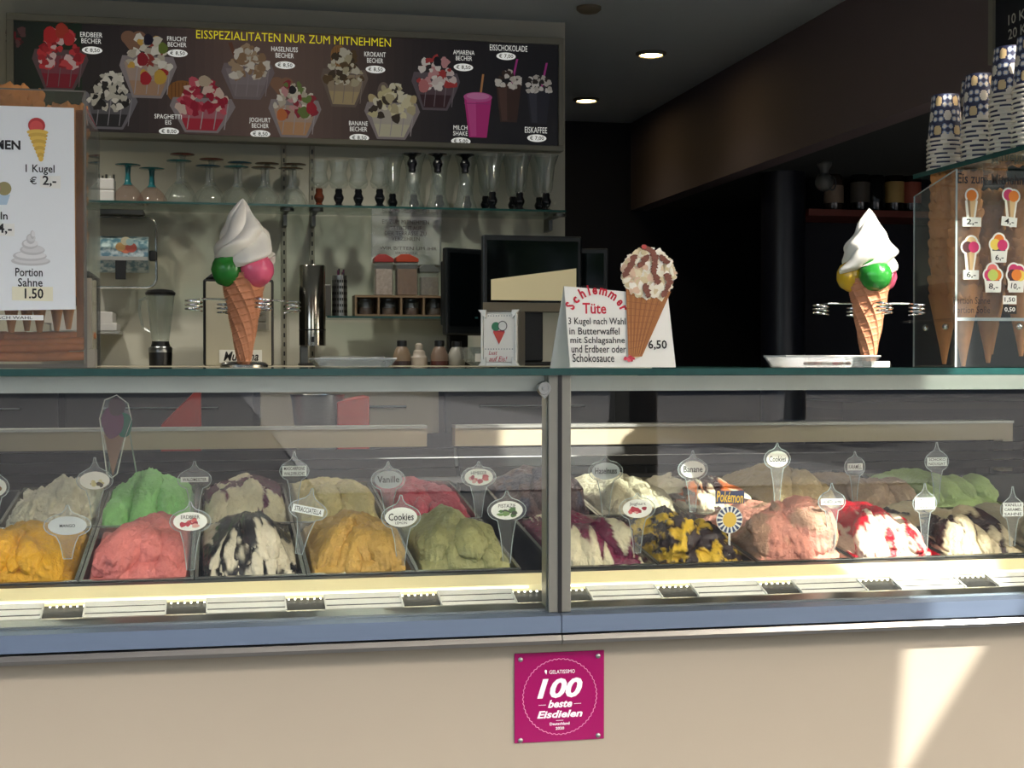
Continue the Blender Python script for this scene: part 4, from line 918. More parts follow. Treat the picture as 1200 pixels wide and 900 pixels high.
# cutlery drum on the lower shelf
def drum():
    Y = 4.62; x = at(398, 345, Y).x; k = mpp(398, Y); z0 = ZS2+.0005; z1 = at(398, 323, Y).z
    t = thing('straw_drum', 'perforated steel drum of straws on the short lower shelf', 'holder', (x, Y, z0))
    b = MB(); b.lathe([(9*k, z0), (9*k, z1), (8.6*k, z1), (8.6*k, z0+.003)], (x, Y, 0), 28)
    b.build('drum', STEEL, t, smooth=True)
    b = MB()
    for j in range(6):
        for i in range(9):
            a = R(200+i*17.5); z = z0+.016+j*.019; b.add([(x+9.08*k*math.cos(a+s1*.09), Y+9.08*k*math.sin(a+s1*.09), z+s2*.0045) for s1, s2 in ((-1,-1), (1,-1), (1,1), (-1,1))], [(0,1,2,3)])
    b.build('holes', DARK, t)
    rg = random.Random(3)
    for i in range(6): MB().tube([(x+rg.uniform(-.016, .016), Y+rg.uniform(-.012, .012), z0+.01), (x+rg.uniform(-.018, .018), Y+rg.uniform(-.012, .012), z1+rg.uniform(.005, .025))], .003, 6).build('straw', [mat('plum_straw', (84, 34, 60), .4), mat('dark_straw', (40, 36, 44), .4)][i % 2], t)
    MB().box(x-21*k, Y-.03, z0, x-10.5*k, Y+.05, z0+.10).build('side_box', mat('smoky_box', (70, 66, 60), .3, 0, .1, 20), label='dark smoky box beside the perforated drum on the lower shelf', cat='box', loc=(x-15*k, Y, z0), bevel=.003)
drum()
# wooden compartment rack with jars, and lidded canisters on top
def rack():
    Y = 4.60; x0, x1 = at(416, 360, Y).x, at(524, 360, Y).x; z0 = ZS2+.0005; z1 = at(460, 346, Y).z
    t = thing('compartment_rack', 'small wooden rack with four glass-fronted compartments', 'rack', (x0, Y, z0)); WD = mat('rack_wood', (128, 106, 80), .6, 0, .15, 30)
    b = MB(); b.box(x0, Y, z0, x1, Y+.10, z0+.007); b.box(x0, Y, z1-.007, x1, Y+.10, z1); b.box(x0, Y+.095, z0+.007, x1, Y+.10, z1-.007)
    for i in range(5): xx = x0+i*(x1-x0-.006)/4; b.box(xx, Y, z0+.007, xx+.006, Y+.095, z1-.007)
    b.build('frame', WD, t)
    JB = [(96, 62, 40), (120, 84, 52), (110, 72, 48), (90, 70, 50)]
    for i in range(4):
        xx = x0+(i+.5)*(x1-x0)/4; o = 'first second third fourth'.split()[i]
        j = thing('spice_jar', f'squat glass jar of brown crumbs, {o} compartment of the wooden rack', 'jar', (xx, Y+.045, z0+.0072), 'jars in the wooden rack')
        zz = z0+.0072; MB().lathe([(.024, zz), (.026, zz+.006), (.026, zz+.038), (.018, zz+.046), (.018, zz+.050)], (xx, Y+.045, 0), 20).build('glass', GLS, j, smooth=True)
        MB().lathe([(.022, zz+.002), (.0235, zz+.006), (.0235, zz+.022), (0, zz+.026)], (xx, Y+.045, 0), 20).build('crumbs', mat('crumbs_%d' % i, JB[i], .8, 0, .5, 160), j, smooth=True)
    for px, w_, ty, lid, fill, nm in ((449, 21, 300, (150, 44, 40), (176, 160, 148), 'square clear canister with a rounded red lid on the wooden rack'), (476, 25, 300, (166, 58, 24), (122, 92, 66), 'square clear canister of brown flakes with an orange lid on the wooden rack'), (502, 22, 312, (90, 94, 90), (120, 112, 98), 'canister with a grey lid behind the dark screen on the wooden rack')):
        x = at(px, 320, Y+.05).x; k = mpp(px, Y+.05); W = w_*k/2; zt = at(px, ty, Y+.05).z; zl = zt-.022
        c = thing('canister', nm, 'canister', (x, Y+.05, z1+.0005), 'canisters on the wooden rack')
        z_ = z1+.0006; b = MB(); b.box(x-W, Y+.02, z_, x+W, Y+.08, zl); b.build('body', glass('canister_plastic', (.92, .92, .9), haze=.06), c, bevel=.003)
        MB().box(x-W+.003, Y+.023, z_+.002, x+W-.003, Y+.077, z_+(zl-z_)*.8).build('filling', mat('flakes_%d' % px, fill, .8, 0, .5, 120), c)
        b = MB(); b.prism([(x-W-.002, zl+.0005), (x+W+.002, zl+.0005), (x+W+.002, zl+.012), (x+W*.2, zt+.004), (x-W*.6, zt+.004), (x-W-.002, zl+.015)], Y+.018, Y+.082); b.build('lid', mat('lid_%d' % px, lid, .4, 0, .08, 30), c, bevel=.002)
rack()
# sauce bottles
for i, (px, ty, body, cap, foot) in enumerate(((471, 399, (126, 108, 88), BLACK, (50, 34, 34)), (491, 402, (170, 160, 146), None, None), (515, 399, (120, 100, 86), BLACK, (74, 34, 28)), (535, 400, (150, 148, 138), BLACK, None))):
    Y = 4.36; x = at(px, 415, Y).x; k = mpp(px, Y); zt = at(px, ty, Y).z; H = zt-zk
    nm = ['brown sauce bottle with black cap, left of the white one', 'all-white stepped sauce bottle between two brown ones', 'brown sauce bottle with black cap, right of the white one', 'clear sauce bottle with black cap nearest the napkin holder'][i]
    t = thing('sauce_bottle', nm, 'bottle', (x, Y, zk), 'sauce bottles on the back counter'); r_ = 10.5*k; bm = mat('bottle_%d' % i, body, .35, 0, .06, 30)
    if cap is None:
        MB().lathe([(r_*.95, zk), (r_*.97, zk+H*.36), (r_*.7, zk+H*.46), (r_*.66, zk+H*.62), (r_*.42, zk+H*.7), (r_*.40, zk+H*.93), (r_*.2, zk+H), (0, zk+H)], (x, Y, 0), 24).build('body', bm, t, smooth=True)
    else:
        MB().lathe([(r_*.9, zk+.001), (r_, zk+H*.2), (r_, zk+H*.4), (r_*.72, zk+H*.66), (r_*.5, zk+H*.77)], (x, Y, 0), 24).build('body', bm, t, smooth=True)
        MB().lathe([(r_*.56, zk+H*.77), (r_*.56, zk+H*.98), (r_*.5, zk+H)], (x, Y, 0), 20).build('cap', BLACK, t, smooth=True)
        if foot: MB().lathe([(r_*1.005, zk+.0008), (r_*1.012, zk+H*.17), (r_*1.0, zk+H*.18)], (x, Y, 0), 24, cap=False).build('sauce', mat('sauce_%d' % i, foot, .4), t, smooth=True)
# clear bowl with a card, mostly behind the napkin holder
x = at(560, 420, 4.3).x
t = thing('glass_bowl', 'clear bowl with a small white tag behind the napkin holder', 'bowl', (x, 4.30, zk))
MB().lathe([(.02, zk), (.05, zk+.02), (.058, zk+.055), (.056, zk+.055), (.048, zk+.021), (0, zk+.004)], (x, 4.30, 0), 26, cap=False).build('bowl', GLS, t, smooth=True)
MB().box(x-.02, 4.236, zk+.012, x+.018, 4.2375, zk+.036).build('tag', WHITE, t)
# till screens
def till(px0, py0, px1, py1, Y, rz, label, glare=False, tilt=0):
    x0, z0, x1, z1 = prect(px0, py0, px1, py1, Y); xc = (x0+x1)/2
    t = thing('till_screen', label, 'screen', (xc, Y, zk))
    hw = (x1-x0)/2; o = Vector((xc, Y, zk))
    b = MB(); b.box(xc-hw, Y, z0, xc+hw, Y+.022, z1); b.box(xc-hw*.8, Y+.022, z0+.03, xc+hw*.8, Y+.05, z1-.04); b.build('housing', mat('till_plastic', (26, 30, 32), .35, 0, .1, 30), t, bevel=.006)
    s_ = MB(); s_.box(xc-hw+.014, Y-.0012, z0+.03, xc+hw-.014, Y-.0002, z1-.016); s_.build('screen', mat('dark_screen', (8, 14, 16), .06, 0, .1, 5), t)
    if glare:
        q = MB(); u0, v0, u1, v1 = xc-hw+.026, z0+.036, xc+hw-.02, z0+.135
        q.prism([(u0, v0), (u1, v0), (u1, v1), (u0, v0+.062)], Y-.0022, Y-.0014); q.build('painted_glare', mat('painted_glare', (206, 192, 150), .4, 0, .03, 6, emit=.22), t)  # glowing patch stands in for bright light falling on the screen
        MB().box(xc-hw+.001, Y-.0012, z0+.002, xc+hw-.001, Y-.0003, z0+.029).build('lower_bezel', mat('painted_glare_bezel', (134, 124, 104), .4, 0, .05, 20), t)  # beige continues the painted bright patch across the bezel
    q = MB(); q.box(xc-.04, Y+.03, zk+.012, xc+.04, Y+.045, z0+.06); q.box(xc-.09, Y-.05, zk, xc+.09, Y+.10, zk+.012); q.build('stand', BLACK, t, bevel=.004)
    for ch in t.children: pass
    t.rotation_euler.z = rz
till(565, 276, 683, 366, 4.30, R(2), 'large dark till screen with light painted as a pale page behind the napkin holder', True)
till(517, 291, 572, 393, 4.52, R(30), 'dark till screen turned aside, left of the large one')
till(676, 291, 712, 345, 4.58, R(-16), 'small dark till screen peeping out right of the large one')
# things on a lower worktop, seen through the case
SHB = thing('service_counter', 'steel service counter behind the display cases holding red trays', 'counter', (0, 3.6, 0))
MB().box(-1.2, 3.40, 1.05, 1.55, 3.75, 1.075).build('worktop', STEEL_D, SHB, bevel=.003)
MB().box(-1.18, 3.43, 0, 1.53, 3.73, 1.0495).build('body', mat('dark_cabinet', (44, 44, 44), .5, 0, .1, 10), SHB)
REDP = mat('red_plastic', (166, 48, 32), .4, 0, .08, 30)
for px, w_, py, h, nm in ((212, 46, 478, 26, 'sloping red tray behind the left case near the green heap'), (414, 38, 477, 13, 'flat red tray behind the left case near the vanilla heap')):
    Y = 3.5; x = at(px, py, Y).x; k = mpp(px, Y); z0 = 1.0755; z1 = max(at(px, py-h, Y).z, z0+.03)
    MB().prism([(x-w_*k/2, z0), (x+w_*k/2, z0), (x+w_*k/2, z1), (x-w_*k/2, z0+(z1-z0)*(.45 if h > 20 else .9))], Y, Y+.12).build('red_tray', REDP, label=nm, cat='tray', loc=(x, Y, z0), bevel=.004, group='red trays behind the case')
Y = 3.55; x = at(372, 465, Y).x; k = mpp(372, Y)
z0 = 1.0755; MB().lathe([(.03, z0), (.05, z0+.01), (.062, z0+.13), (.066, z0+.145), (.060, z0+.145), (.045, z0+.02), (0, z0+.012)], (x, Y, 0), 28, cap=False).build('mixing_bowl', STEEL, label='deep steel mixing bowl behind the left case', cat='bowl', loc=(x, Y, z0), smooth=True)

# ------------------------------------------------------------------ on the glass top: cone figures
ZT = 1.2910
CONEM = None
def waffle_cone(mb, c, r0, r1, H, n=110, m=120, depth=.0042, tw=1.1, rows=12, cols=9):
    vs_ = []; fs = []
    for j in range(m+1):
        v = j/m; r = r0+(r1-r0)*v
        for i in range(n):
            a = 2*math.pi*i/n; p = a/(2*math.pi)*cols
            d1 = (p+v*tw*3) % 1; d2 = (v*rows-p*.35) % 1
            g = max(0, 1-abs(d1-.5)/.5*1.0); e1 = abs(d1-.5)*2; e2 = abs(d2-.5)*2
            rid = max(e1**5, .75*e2**6); step = .45*(1-d1)
            q = r+depth*(rid+step-.5)*(.4+.6*v)
            vs_.append((c[0]+q*math.cos(a), c[1]+q*math.sin(a), c[2]+v*H))
    for j in range(m):
        for i in range(n): i2 = (i+1) % n; fs.append((j*n+i, j*n+i2, (j+1)*n+i2, (j+1)*n+i))
    fs.append(tuple(range(n-1, -1, -1))); fs.append(tuple(m*n+i for i in range(n)))
    mb.add(vs_, fs); return mb
def cream_swirl(mb, c, R0, H, n=90, m=80):
    vs_ = []; fs = []
    for j in range(m+1):
        v = j/m
        env = math.cos(min(1, v)*math.pi/2)**.9*(.98-.30*math.sin(v*math.pi)**2*(v > .5)*(v-.5)*2)+.07*(1-v**8)
        if v < .06: env *= .86+.14*(v/.06)
        for i in range(n):
            a = 2*math.pi*i/n; t_ = a-v*3.6-.5*math.sin(v*5)
            rid = .27*abs(math.sin(t_*2.5+.5*math.sin(v*6)))**.8+.07*math.sin(t_*4+v*11)+.06*math.sin(a+v*15)
            r = R0*env*(.76+rid*(1.15-.35*v))
            vs_.append((c[0]+r*math.cos(a)+.004*math.sin(v*6)*v, c[1]+r*math.sin(a), c[2]+v*H+.006*math.sin(t_*2.5)*(1-v)))
    for j in range(m):
        for i in range(n): i2 = (i+1) % n; fs.append((j*n+i, j*n+i2, (j+1)*n+i2, (j+1)*n+i))
    fs.append(tuple(range(n-1, -1, -1))); fs.append(tuple(m*n+i for i in range(n)))
    return mb.add(vs_, fs)
GLAZE = dict(bump=.5, bscale=70)
def figure(x, y, label):
    t = thing('cone_figure', label, 'cone figure', (x, y, ZT), 'giant cone figures on the glass top')
    MB().lathe([(.038, 0), (.038, .004), (.034, .008), (.026, .0095), (0, .010)], (x, y, ZT), 40).build('base', mat('polished_base', (176, 174, 168), .2, 1, .04, 30), t, smooth=True)
    waffle_cone(MB(), (x, y, ZT+.010), .0105, .035, .140).build('waffle_cone', mat('painted_waffle', (204, 138, 100), .6, 0, .14, 60, .3, 120), t, smooth=True)
    for nm, az, cc in (('green_scoop', 205, (40, 128, 46)), ('pink_scoop', 317, (226, 96, 128)), ('yellow_scoop', 88, (220, 176, 40))):
        MB().ball((x+.0265*math.cos(R(az)), y+.0265*math.sin(R(az)), ZT+.155), .0275, 36, 24, wob=.025, seed=az).build('scoop', mat('gloss_'+nm, cc, .22, 0, .08, 40, .5, 60), t, smooth=True)
    cream_swirl(MB(), (x, y, ZT+.164), .0455, .106).build('cream_swirl', mat('gloss_cream', (238, 234, 222), .32, 0, .02, 20), t, smooth=True)
    wz = ZT+.108
    wm = MB()
    for az in (20, 110, 200, 290):
        ca, sa = math.cos(R(az)), math.sin(R(az)); L = .083
        wm.tube([(x+ca*.02, y+sa*.02, wz), (x+ca*(L-.013), y+sa*(L-.013), wz)], .0016, 8)
        p = [(x+ca*L+.013*math.cos(R(az)+math.pi+q), y+sa*L+.013*math.sin(R(az)+math.pi+q), wz-.0065*q/(2*math.pi)) for q in np.linspace(0, 6*math.pi, 72)]
        wm.tube(p, .0013, 6)
    wm.build('wire_holder', WIRE, t, smooth=True)
    return t
fx, fy = at(286, 425, 2.36).x, 2.36
f1 = figure(fx, fy, 'giant cone figure with green and pink scoops in front of the steel machine')
dup(f1, (at(1018, 420, 2.30).x, 2.30, ZT), R(62), 'giant cone figure with a green scoop in front, sunlit, beside the tall wafer cones')
# clear trays on the glass top
def clear_tray(px0, px1, Y, h, label, depth=.12, flare=.012, tint=None):
    x0, x1 = at(px0, 425, Y).x, at(px1, 425, Y).x; z = ZT
    t = thing('clear_tray', label, 'tray', ((x0+x1)/2, Y, z), 'clear trays on the glass top')
    def rr(e, zz): return [(x0-e, Y-e*.5, zz), (x1+e, Y-e*.5, zz), (x1+e, Y+depth+e, zz), (x0-e, Y+depth+e, zz)]
    V = rr(0, z)+rr(flare, z+h)+rr(flare-.002, z+h)+rr(-.002, z+.002); b = MB()
    F = [(3,2,1,0), (12,13,14,15)]+[(i+4*j, (i+1) % 4+4*j, (i+1) % 4+4*j+4, i+4*j+4) for j in range(3) for i in range(4)]
    b.add(V, F); b.build('tray', glass('tray_plastic', (.93, .95, .95), f0=.09, haze=.16, hazecol=(.75, .78, .77)), t)
    MB().tube(rr(flare-.001, z+h), .0016, 6, closed=True).build('rim', glass('rim_plastic', (.95, .96, .96), f0=.15, haze=.5, hazecol=(.85, .87, .87)), t)
    return t, x0, x1
t, x0, x1 = clear_tray(376, 456, 2.36, .014, 'flat clear lidded tray left of the napkin holder')
MB().box(x0+.006, 2.364, ZT+.0145, x1-.006, 2.47, ZT+.018).build('lid', glass('lid_plastic', (.93, .94, .92), f0=.1, haze=.25, hazecol=(.75, .75, .7)), t, bevel=.002)
t, x0, x1 = clear_tray(926, 1024, 2.165, .018, 'clear change tray before the sunlit cone figure', .08, .010)
b = MB(); rg = random.Random(4)
for i in range(26): b.ball((x0+rg.uniform(.045, .125), 2.175+rg.uniform(.0, .06), ZT+.0062), .0035, 8, 6, col=rg.choice([(206, 96, 100), (220, 160, 150), (176, 120, 100), (226, 206, 190)]), sq=(1.5, 1.2, .8))
b.build('sweets', PRINT, t)
MB().box(x1+.013, 2.20, ZT+.0005, x1+.045, 2.23, ZT+.010).build('paper_slip', WHITE, label='white paper slip at the right end of the change tray', cat='paper', loc=(x1+.028, 2.21, ZT))
# napkin holder
def napkins():
    Y = 2.40; x0 = at(564, 395, Y).x; k = mpp(585, Y); W, H, D = 44*k/2*1.08, 66*k, .055; xc = at(585, 395, Y).x
    t = thing('napkin_holder', 'steel napkin holder with a white printed front panel', 'napkin holder', (xc, Y, ZT))
    z = ZT+.002
    MB().box(xc-W*.94, Y+.004, z, xc+W*.94, Y+D, z+H*.985).build('box', mat('holder_steel', (150, 146, 134), .3, .8, .06, 20), t, bevel=.003)
    MB().box(xc-W*.80, Y-.001, z+.006, xc+W*.80, Y+.0035, z+H-.008).build('front_card', mat('napkin_card', (238, 234, 222), .5, 0, .02, 10), t, bevel=.001)
    f = MB()
    for sx, sz in ((-1, 0), (1, 0), (-1, 1), (1, 1)):
        cx, cz = xc+sx*W*.86, z+sz*H; q = -1 if sz else 1
        f.prism([(cx-.007, cz), (cx+.007, cz), (cx+.007*(1-2*(sx > 0)*.9), cz+q*.015), (cx-.007*(1-2*(sx < 0)*.9), cz+q*.015)] if q > 0 else [(cx-.007*(1-2*(sx < 0)*.9), cz+q*.015), (cx+.007*(1-2*(sx > 0)*.9), cz+q*.015), (cx+.007, cz), (cx-.007, cz)], Y-.004, Y+.003)
    f.box(xc-W*.92, Y-.003, z, xc-W*.81, Y+.003, z+H); f.box(xc+W*.81, Y-.003, z, xc+W*.92, Y+.003, z+H); f.box(xc-W*.81, Y-.003, z, xc+W*.81, Y+.003, z+.006)
    f.build('frame', mat('frame_white', (206, 202, 190), .3, .3, .04, 20), t, bevel=.001)
    p = MB(); yy = Y-.0015
    cz = z+H*.60
    p.poly([(xc-W*.30, cz), (xc, cz-H*.22), (xc+W*.30, cz)], yy, (206, 62, 40)); p.poly([(xc-W*.30, cz), (xc+W*.30, cz), (xc+W*.28, cz+H*.03), (xc-W*.28, cz+H*.03)], yy, (176, 32, 44))
    p.disc(xc-W*.16, cz+H*.10, W*.22, H*.08, yy, (40, 120, 74)); p.disc(xc+W*.18, cz+H*.11, W*.24, H*.09, yy, (60, 62, 60)); p.disc(xc+W*.18, cz+H*.11, W*.20, H*.075, yy, (232, 230, 220))
    for i in range(11):
        for zz in (z+H*.89, z+H*.30): p.disc(xc-W*.68+i*W*.136, zz, .0009, .0009, yy, (90, 100, 100), 8)
    p.build('picture', PRINT, t)
    l_ = MB(); txt(l_, 'Lust', (xc-W*.52, z+H*.20, xc-W*.08, z+H*.27), yy-.0006, shear=.3); txt(l_, 'auf Eis!', (xc-W*.5, z+H*.08, xc+W*.42, z+H*.17), yy-.0006, shear=.3); l_.build('lettering', REDINK, t)
    t.rotation_euler.z = R(-26)
napkins()
# offer card with the cut-out cone
def offer():
    Y = 2.17; pr = lambda a, b, c, d: prect(a, b, c, d, Y)
    P = lambda px, py: (at(px, py, Y).x, at(px, py, Y).z)
    z0 = ZT+.0005; zb = at(730, 430, Y).z; dz = z0-zb
    Q = lambda px, py: (P(px, py)[0], P(px, py)[1]+dz)
    t = thing('offer_card', 'white folding card with red arched heading and a cut-out cone, priced 6,50', 'sign', (P(730, 430)[0], Y, ZT))
    MB().prism([Q(668, 430), Q(792, 430), Q(785, 345), Q(663, 334)], Y, Y+.002).build('front_card', WHITE, t)
    MB().add([(Q(657, 430)[0], Y+.075, z0), (Q(780, 430)[0], Y+.075, z0), (Q(781, 345)[0], Y+.006, Q(781, 345)[1]), (Q(664, 334)[0], Y+.006, Q(664, 334)[1])]+[(Q(657, 430)[0], Y+.077, z0), (Q(780, 430)[0], Y+.077, z0), (Q(781, 345)[0], Y+.008, Q(781, 345)[1]), (Q(664, 334)[0], Y+.008, Q(664, 334)[1])],
        [(0,1,2,3), (7,6,5,4), (0,4,5,1), (1,5,6,2), (2,6,7,3), (3,7,4,0)]).build('rear_leaf', WHITE, t)
    yy = Y-.0006; R_ = MB()
    word = 'Schlemmer'; n = len(word); cxp, cyp, rad = 701, 377, 37      # letters along an arc
    for i, chh in enumerate(word):
        wdt = [0, 1, 2.1, 3.0, 3.75, 4.85, 6.15, 7.35, 8.2][i]
        a = R(150-wdt/8.2*124); px, py = cxp+rad*math.cos(a)*.93, cyp-rad*math.sin(a); c = Q(px, py); k = mpp(px, Y)
        hh = 12.5 if chh in 'Shl' else 8.5; ww = 9.5 if chh == 'm' else 2 if chh == 'l' else 6
        ro = a-math.pi/2; up_ = (hh-8.5)/2*k
        cx_, cz_ = c[0]-math.sin(ro)*up_, c[1]+math.cos(ro)*up_
        txt(R_, chh, (cx_-ww*k/2, cz_-hh*k/2, cx_+ww*k/2, cz_+hh*k/2), yy, bold=.035, rot=ro)
    def T(mb, s_, a, b, c, d, bold=.0): x, z, X, Z = pr(a, b, c, d); txt(mb, s_, (x, z+dz, X, Z+dz), yy, bold=bold)
    T(R_, 'Tüte', 684, 354, 712, 367, .02)
    R_.build('heading', REDINK, t)
    B = MB()
    for s_, a, b, c, d in (('3 Kugel nach Wahl', 667, 371.5, 734, 382), ('in Butterwaffel', 668, 383, 727, 391.5), ('mit Schlagsahne', 669, 394, 733, 404), ('und Erdbeer oder', 670, 404, 734, 413), ('Schokosauce', 671, 414, 720, 424)): T(B, s_, a, b, c, d, .008)
    B.build('lettering', INK, t)
    D_ = MB(); D_.disc(*Q(769, 404), 17*mpp(769, Y), 9*mpp(769, Y), yy+.0002, (236, 236, 228), 24); D_.build('price_patch', PRINT, t)
    B = MB(); T(B, '6,50', 760, 398, 782, 410, .02); 
    for v in range(len(B.v)): B.v[v] = (B.v[v][0], B.v[v][1]-.0006, B.v[v][2])
    B.build('price', INK, t)
    # cut-out
    yc = Y-.0025; k = mpp(760, Y)
    CB = MB(); CB.prism([Q(743, 420), Q(752, 417), Q(787, 340), Q(792, 325), Q(788, 306), Q(768, 291), Q(748, 292), Q(733, 306), Q(732, 322), Q(736, 333), Q(737, 418)], yc, Y-.0002); CB.build('cutout', mat('cutout_edge', (226, 206, 170), .6, 0, .05, 20), t)
    C = MB(); rg = random.Random(9); yk = yc-.0003
    C.poly([Q(736, 418), Q(752, 417.5), Q(758, 405), Q(788, 341), Q(735, 330)], yk, (160, 98, 42))
    for i in range(12): 
        a, b_ = Q(737+i*3.4, 333+i*1.2), Q(738+i*1.1, 416); C.poly([a, b_, (b_[0]+.0008, b_[1]), (a[0]+.0008, a[1])][::-1], yk, (126, 70, 26) if i % 2 else (190, 126, 62))
    for i in range(9):
        a, b_ = Q(736, 345+i*8), Q(779-i*3.4, 350+i*7); C.poly([a, b_, (b_[0], b_[1]+.0009), (a[0], a[1]+.0009)], yk, (138, 80, 32))
    C.poly([Q(735, 330), Q(741, 345), Q(748, 338), Q(757, 350), Q(764, 342), Q(777, 353), Q(786, 338), Q(760, 320)], yk, (226, 214, 178))
    for i in range(210):
        a = rg.uniform(0, 6.28) if i > 40 else i*6.283/40; q = math.sqrt(rg.random())*.96 if i > 40 else .93+.06*math.sin(i*2.1); px, py = 762+31*q*math.cos(a), 319+28.5*q*math.sin(a)
        cc = rg.choice([(240, 234, 212), (228, 216, 180), (246, 242, 228), (214, 198, 154), (222, 190, 160)]); C.disc(*Q(px, py), rg.uniform(2.6, 6)*k, rg.uniform(2.2, 4.6)*k, yk, cc, 11, wob=.14, seed=i, rot=rg.uniform(0, 3))
    for pth in (((756, 288), (765, 292), (770, 300), (768, 318), (772, 330)), ((745, 300), (740, 312), (733, 322)), ((783, 322), (786, 330), (779, 345)), ((760, 300), (752, 310)), ((776, 300), (784, 306)), ((757, 334), (760, 346))):
        for (a, b_), (c, d) in zip(pth, pth[1:]):
            n_ = 8
            for i in range(n_+1): C.disc(*Q(a+(c-a)*i/n_+rg.uniform(-.8, .8), b_+(d-b_)*i/n_), rg.uniform(2.2, 4.4)*k, 3.0*k, yk, rg.choice([(124, 66, 48), (112, 58, 42)]), 10, wob=.2, seed=i)
    C.disc(*Q(757, 288), 3.2*k, 2.6*k, yk, (188, 64, 62), 12)
    C.build('picture', PRINT, t)
    S = MB()
    for i in range(14): a = rg.uniform(0, 6.28); S.disc(*Q(738+6*rg.random()*math.cos(a), 420+4.5*rg.random()*math.sin(a)), 2.2*k, 1.7*k, yk, rg.choice([(196, 30, 60), (222, 90, 110), (180, 20, 50)]), 9, wob=.15, seed=i)
    S.build('strawberry_print', PRINT, t)
    t.rotation_euler.x = R(-5)
offer()
# ------------------------------------------------------------------ right: cone display with cup shelf
XD, YD0, YD1 = 1.253, 2.30, 2.455
def display():
    t = thing('cone_display', 'clear acrylic cone display with price stickers, under the cup shelf at the right', 'cone display', (XD, YD0, ZT))
    x1 = 1.85; zt = 1.632
    MB().box(XD, YD0, ZT, x1, YD0+.004, zt).build('front_pane', ACRYL, t)
    MB().add([(XD, YD0+.004, ZT), (XD, YD1, ZT), (XD, YD1, zt-.03), (XD, YD0+.004, zt), (XD+.004, YD0+.004, ZT), (XD+.004, YD1, ZT), (XD+.004, YD1, zt-.03), (XD+.004, YD0+.004, zt)],
        [(0,3,2,1), (4,5,6,7), (0,1,5,4), (1,2,6,5), (2,3,7,6), (3,0,4,7)]).build('side_pane', ACRYL, t)
    e = MB(); e.box(XD-.0005, YD0-.0006, ZT, XD+.003, YD0, zt); e.tube([(XD+.002, YD1, ZT), (XD+.002, YD1, zt-.03), (XD+.002, YD0+.002, zt)], .0016, 6); e.build('pane_edge', ACRYLE, t)
    zl = at(1150, 374, YD0).z
    b = MB(); b.box(XD+.0045, YD0+.0045, zl-.002, x1, YD1+.05, zl+.002)
    b.build('holed_shelf', ACRYL, t)
    b = MB(); b.box(XD+.0045, YD0+.0042, zl-.0028, x1, YD0+.0048, zl+.0028); b.build('shelf_edge', ACRYLE, t)
    for px, yy in ((1083, YD1), (1106, YD0+.06), (1192, YD0+.012)):
        c = at(px, 383, yy); MB().ball((max(c.x, XD+.010), yy-.006, zl-.012), .006, 12, 8).build('bolt', WIRE, t, smooth=True)
    y = YD0-.0004; l_ = MB(); k = mpp(1150, YD0)
    x, z, X, Z = prect(1122, 204, 1214, 216, YD0); txt(l_, 'Eis zum Mitnehmen', (x, z, X, Z), y, bold=.012)
    x, z, X, Z = prect(1117, 348, 1160, 356, YD0); txt(l_, 'Portion Sahne', (x, z, X, Z), y)
    x, z, X, Z = prect(1117, 359, 1160, 367, YD0); txt(l_, 'Portion Soße', (x, z, X, Z), y)
    l_.build('lettering', mat('brown_ink', (44, 30, 26), .6, 0, .1, 40), t)
    WH = (240, 238, 228); OR, MA, BR, YE, GR, PK, CN = (232,128,30), (206,36,104), (72,24,30), (236,206,84), (190,206,96), (226,110,110), (222,188,138)
    def sticker(px, py, balls, cup, price, lx, ly, lw, lr):
        c = at(px, py, YD0); b = MB(); g_ = .76; P = lambda dx, dy: (c.x+dx*k*g_, c.z-dy*k*g_)
        for dx, dy, cc in balls: b.disc(*P(dx, dy), 11.5*k*g_, 11.5*k*g_, y, WH, 20)
        if not cup: b.poly([P(-7.5, 44), P(-2, 48), P(2, 48), P(5, 44), P(10.5, 8), P(-11, 8)], y, WH)
        else: b.poly([P(-12.5, 30), P(12.5, 30), P(15, 6), P(-15, 6)], y, WH)
        if not cup:
            b.poly([P(-3, 42), P(2.5, 42), P(7.5, 6), P(-7.5, 6)], y, CN); b.poly([P(-3, 42), P(-.5, 42), P(-3, 6), P(-7.5, 6)], y, (150, 118, 88))
        else: b.poly([P(-11, 12), P(11, 12), P(11, 8), P(-11, 8)], y, (40, 46, 70))
        for dx, dy, cc in balls:
            b.disc(*P(dx, dy), 8.7*k*g_, 8.7*k*g_, y, cc, 20)
        s_ = b.build('price_sticker', PRINT, t)
        q = MB(); cx, cz = c.x+lx*k, c.z-ly*k; Mr = Matrix.Translation((cx, 0, cz)) @ Matrix.Rotation(-lr, 4, 'Y') @ Matrix.Translation((-cx, 0, -cz))
        q.box(cx-lw*k/2, y-.0014, cz-5.5*k, cx+lw*k/2, y-.0010, cz+5.5*k, M=Mr); g = q.build('price_label', WHITE, s_)
        q = MB(); txt(q, price, (cx-lw*k*.30, cz-4*k, cx+lw*k*.30, cz+3.6*k), y-.0018, bold=.015, M=Mr); q.build('price', INK, s_)
    sticker(1138.5, 229, [(0, 0, OR)], False, '2,-', 0, 31, 24, R(0))
    sticker(1185, 230, [(-4.5, -2, MA), (4, 0, OR)], False, '4,-', -3, 30, 20, R(-6))
    sticker(1137.5, 288, [(1, -5, CN), (-5.5, 2, BR), (5, 2, MA)], False, '6,-', 0, 34, 20, R(0))
    sticker(1170.5, 285, [(0, -5, OR), (-6, 2, YE), (6, 3, MA)], True, '6,-', 0, 17, 18, R(4))
    sticker(1163.5, 320, [(-1, -5, PK), (-6, 3, MA), (6, 3, OR), (0, 3, GR)], True, '8,-', 0, 16, 20, R(-4))
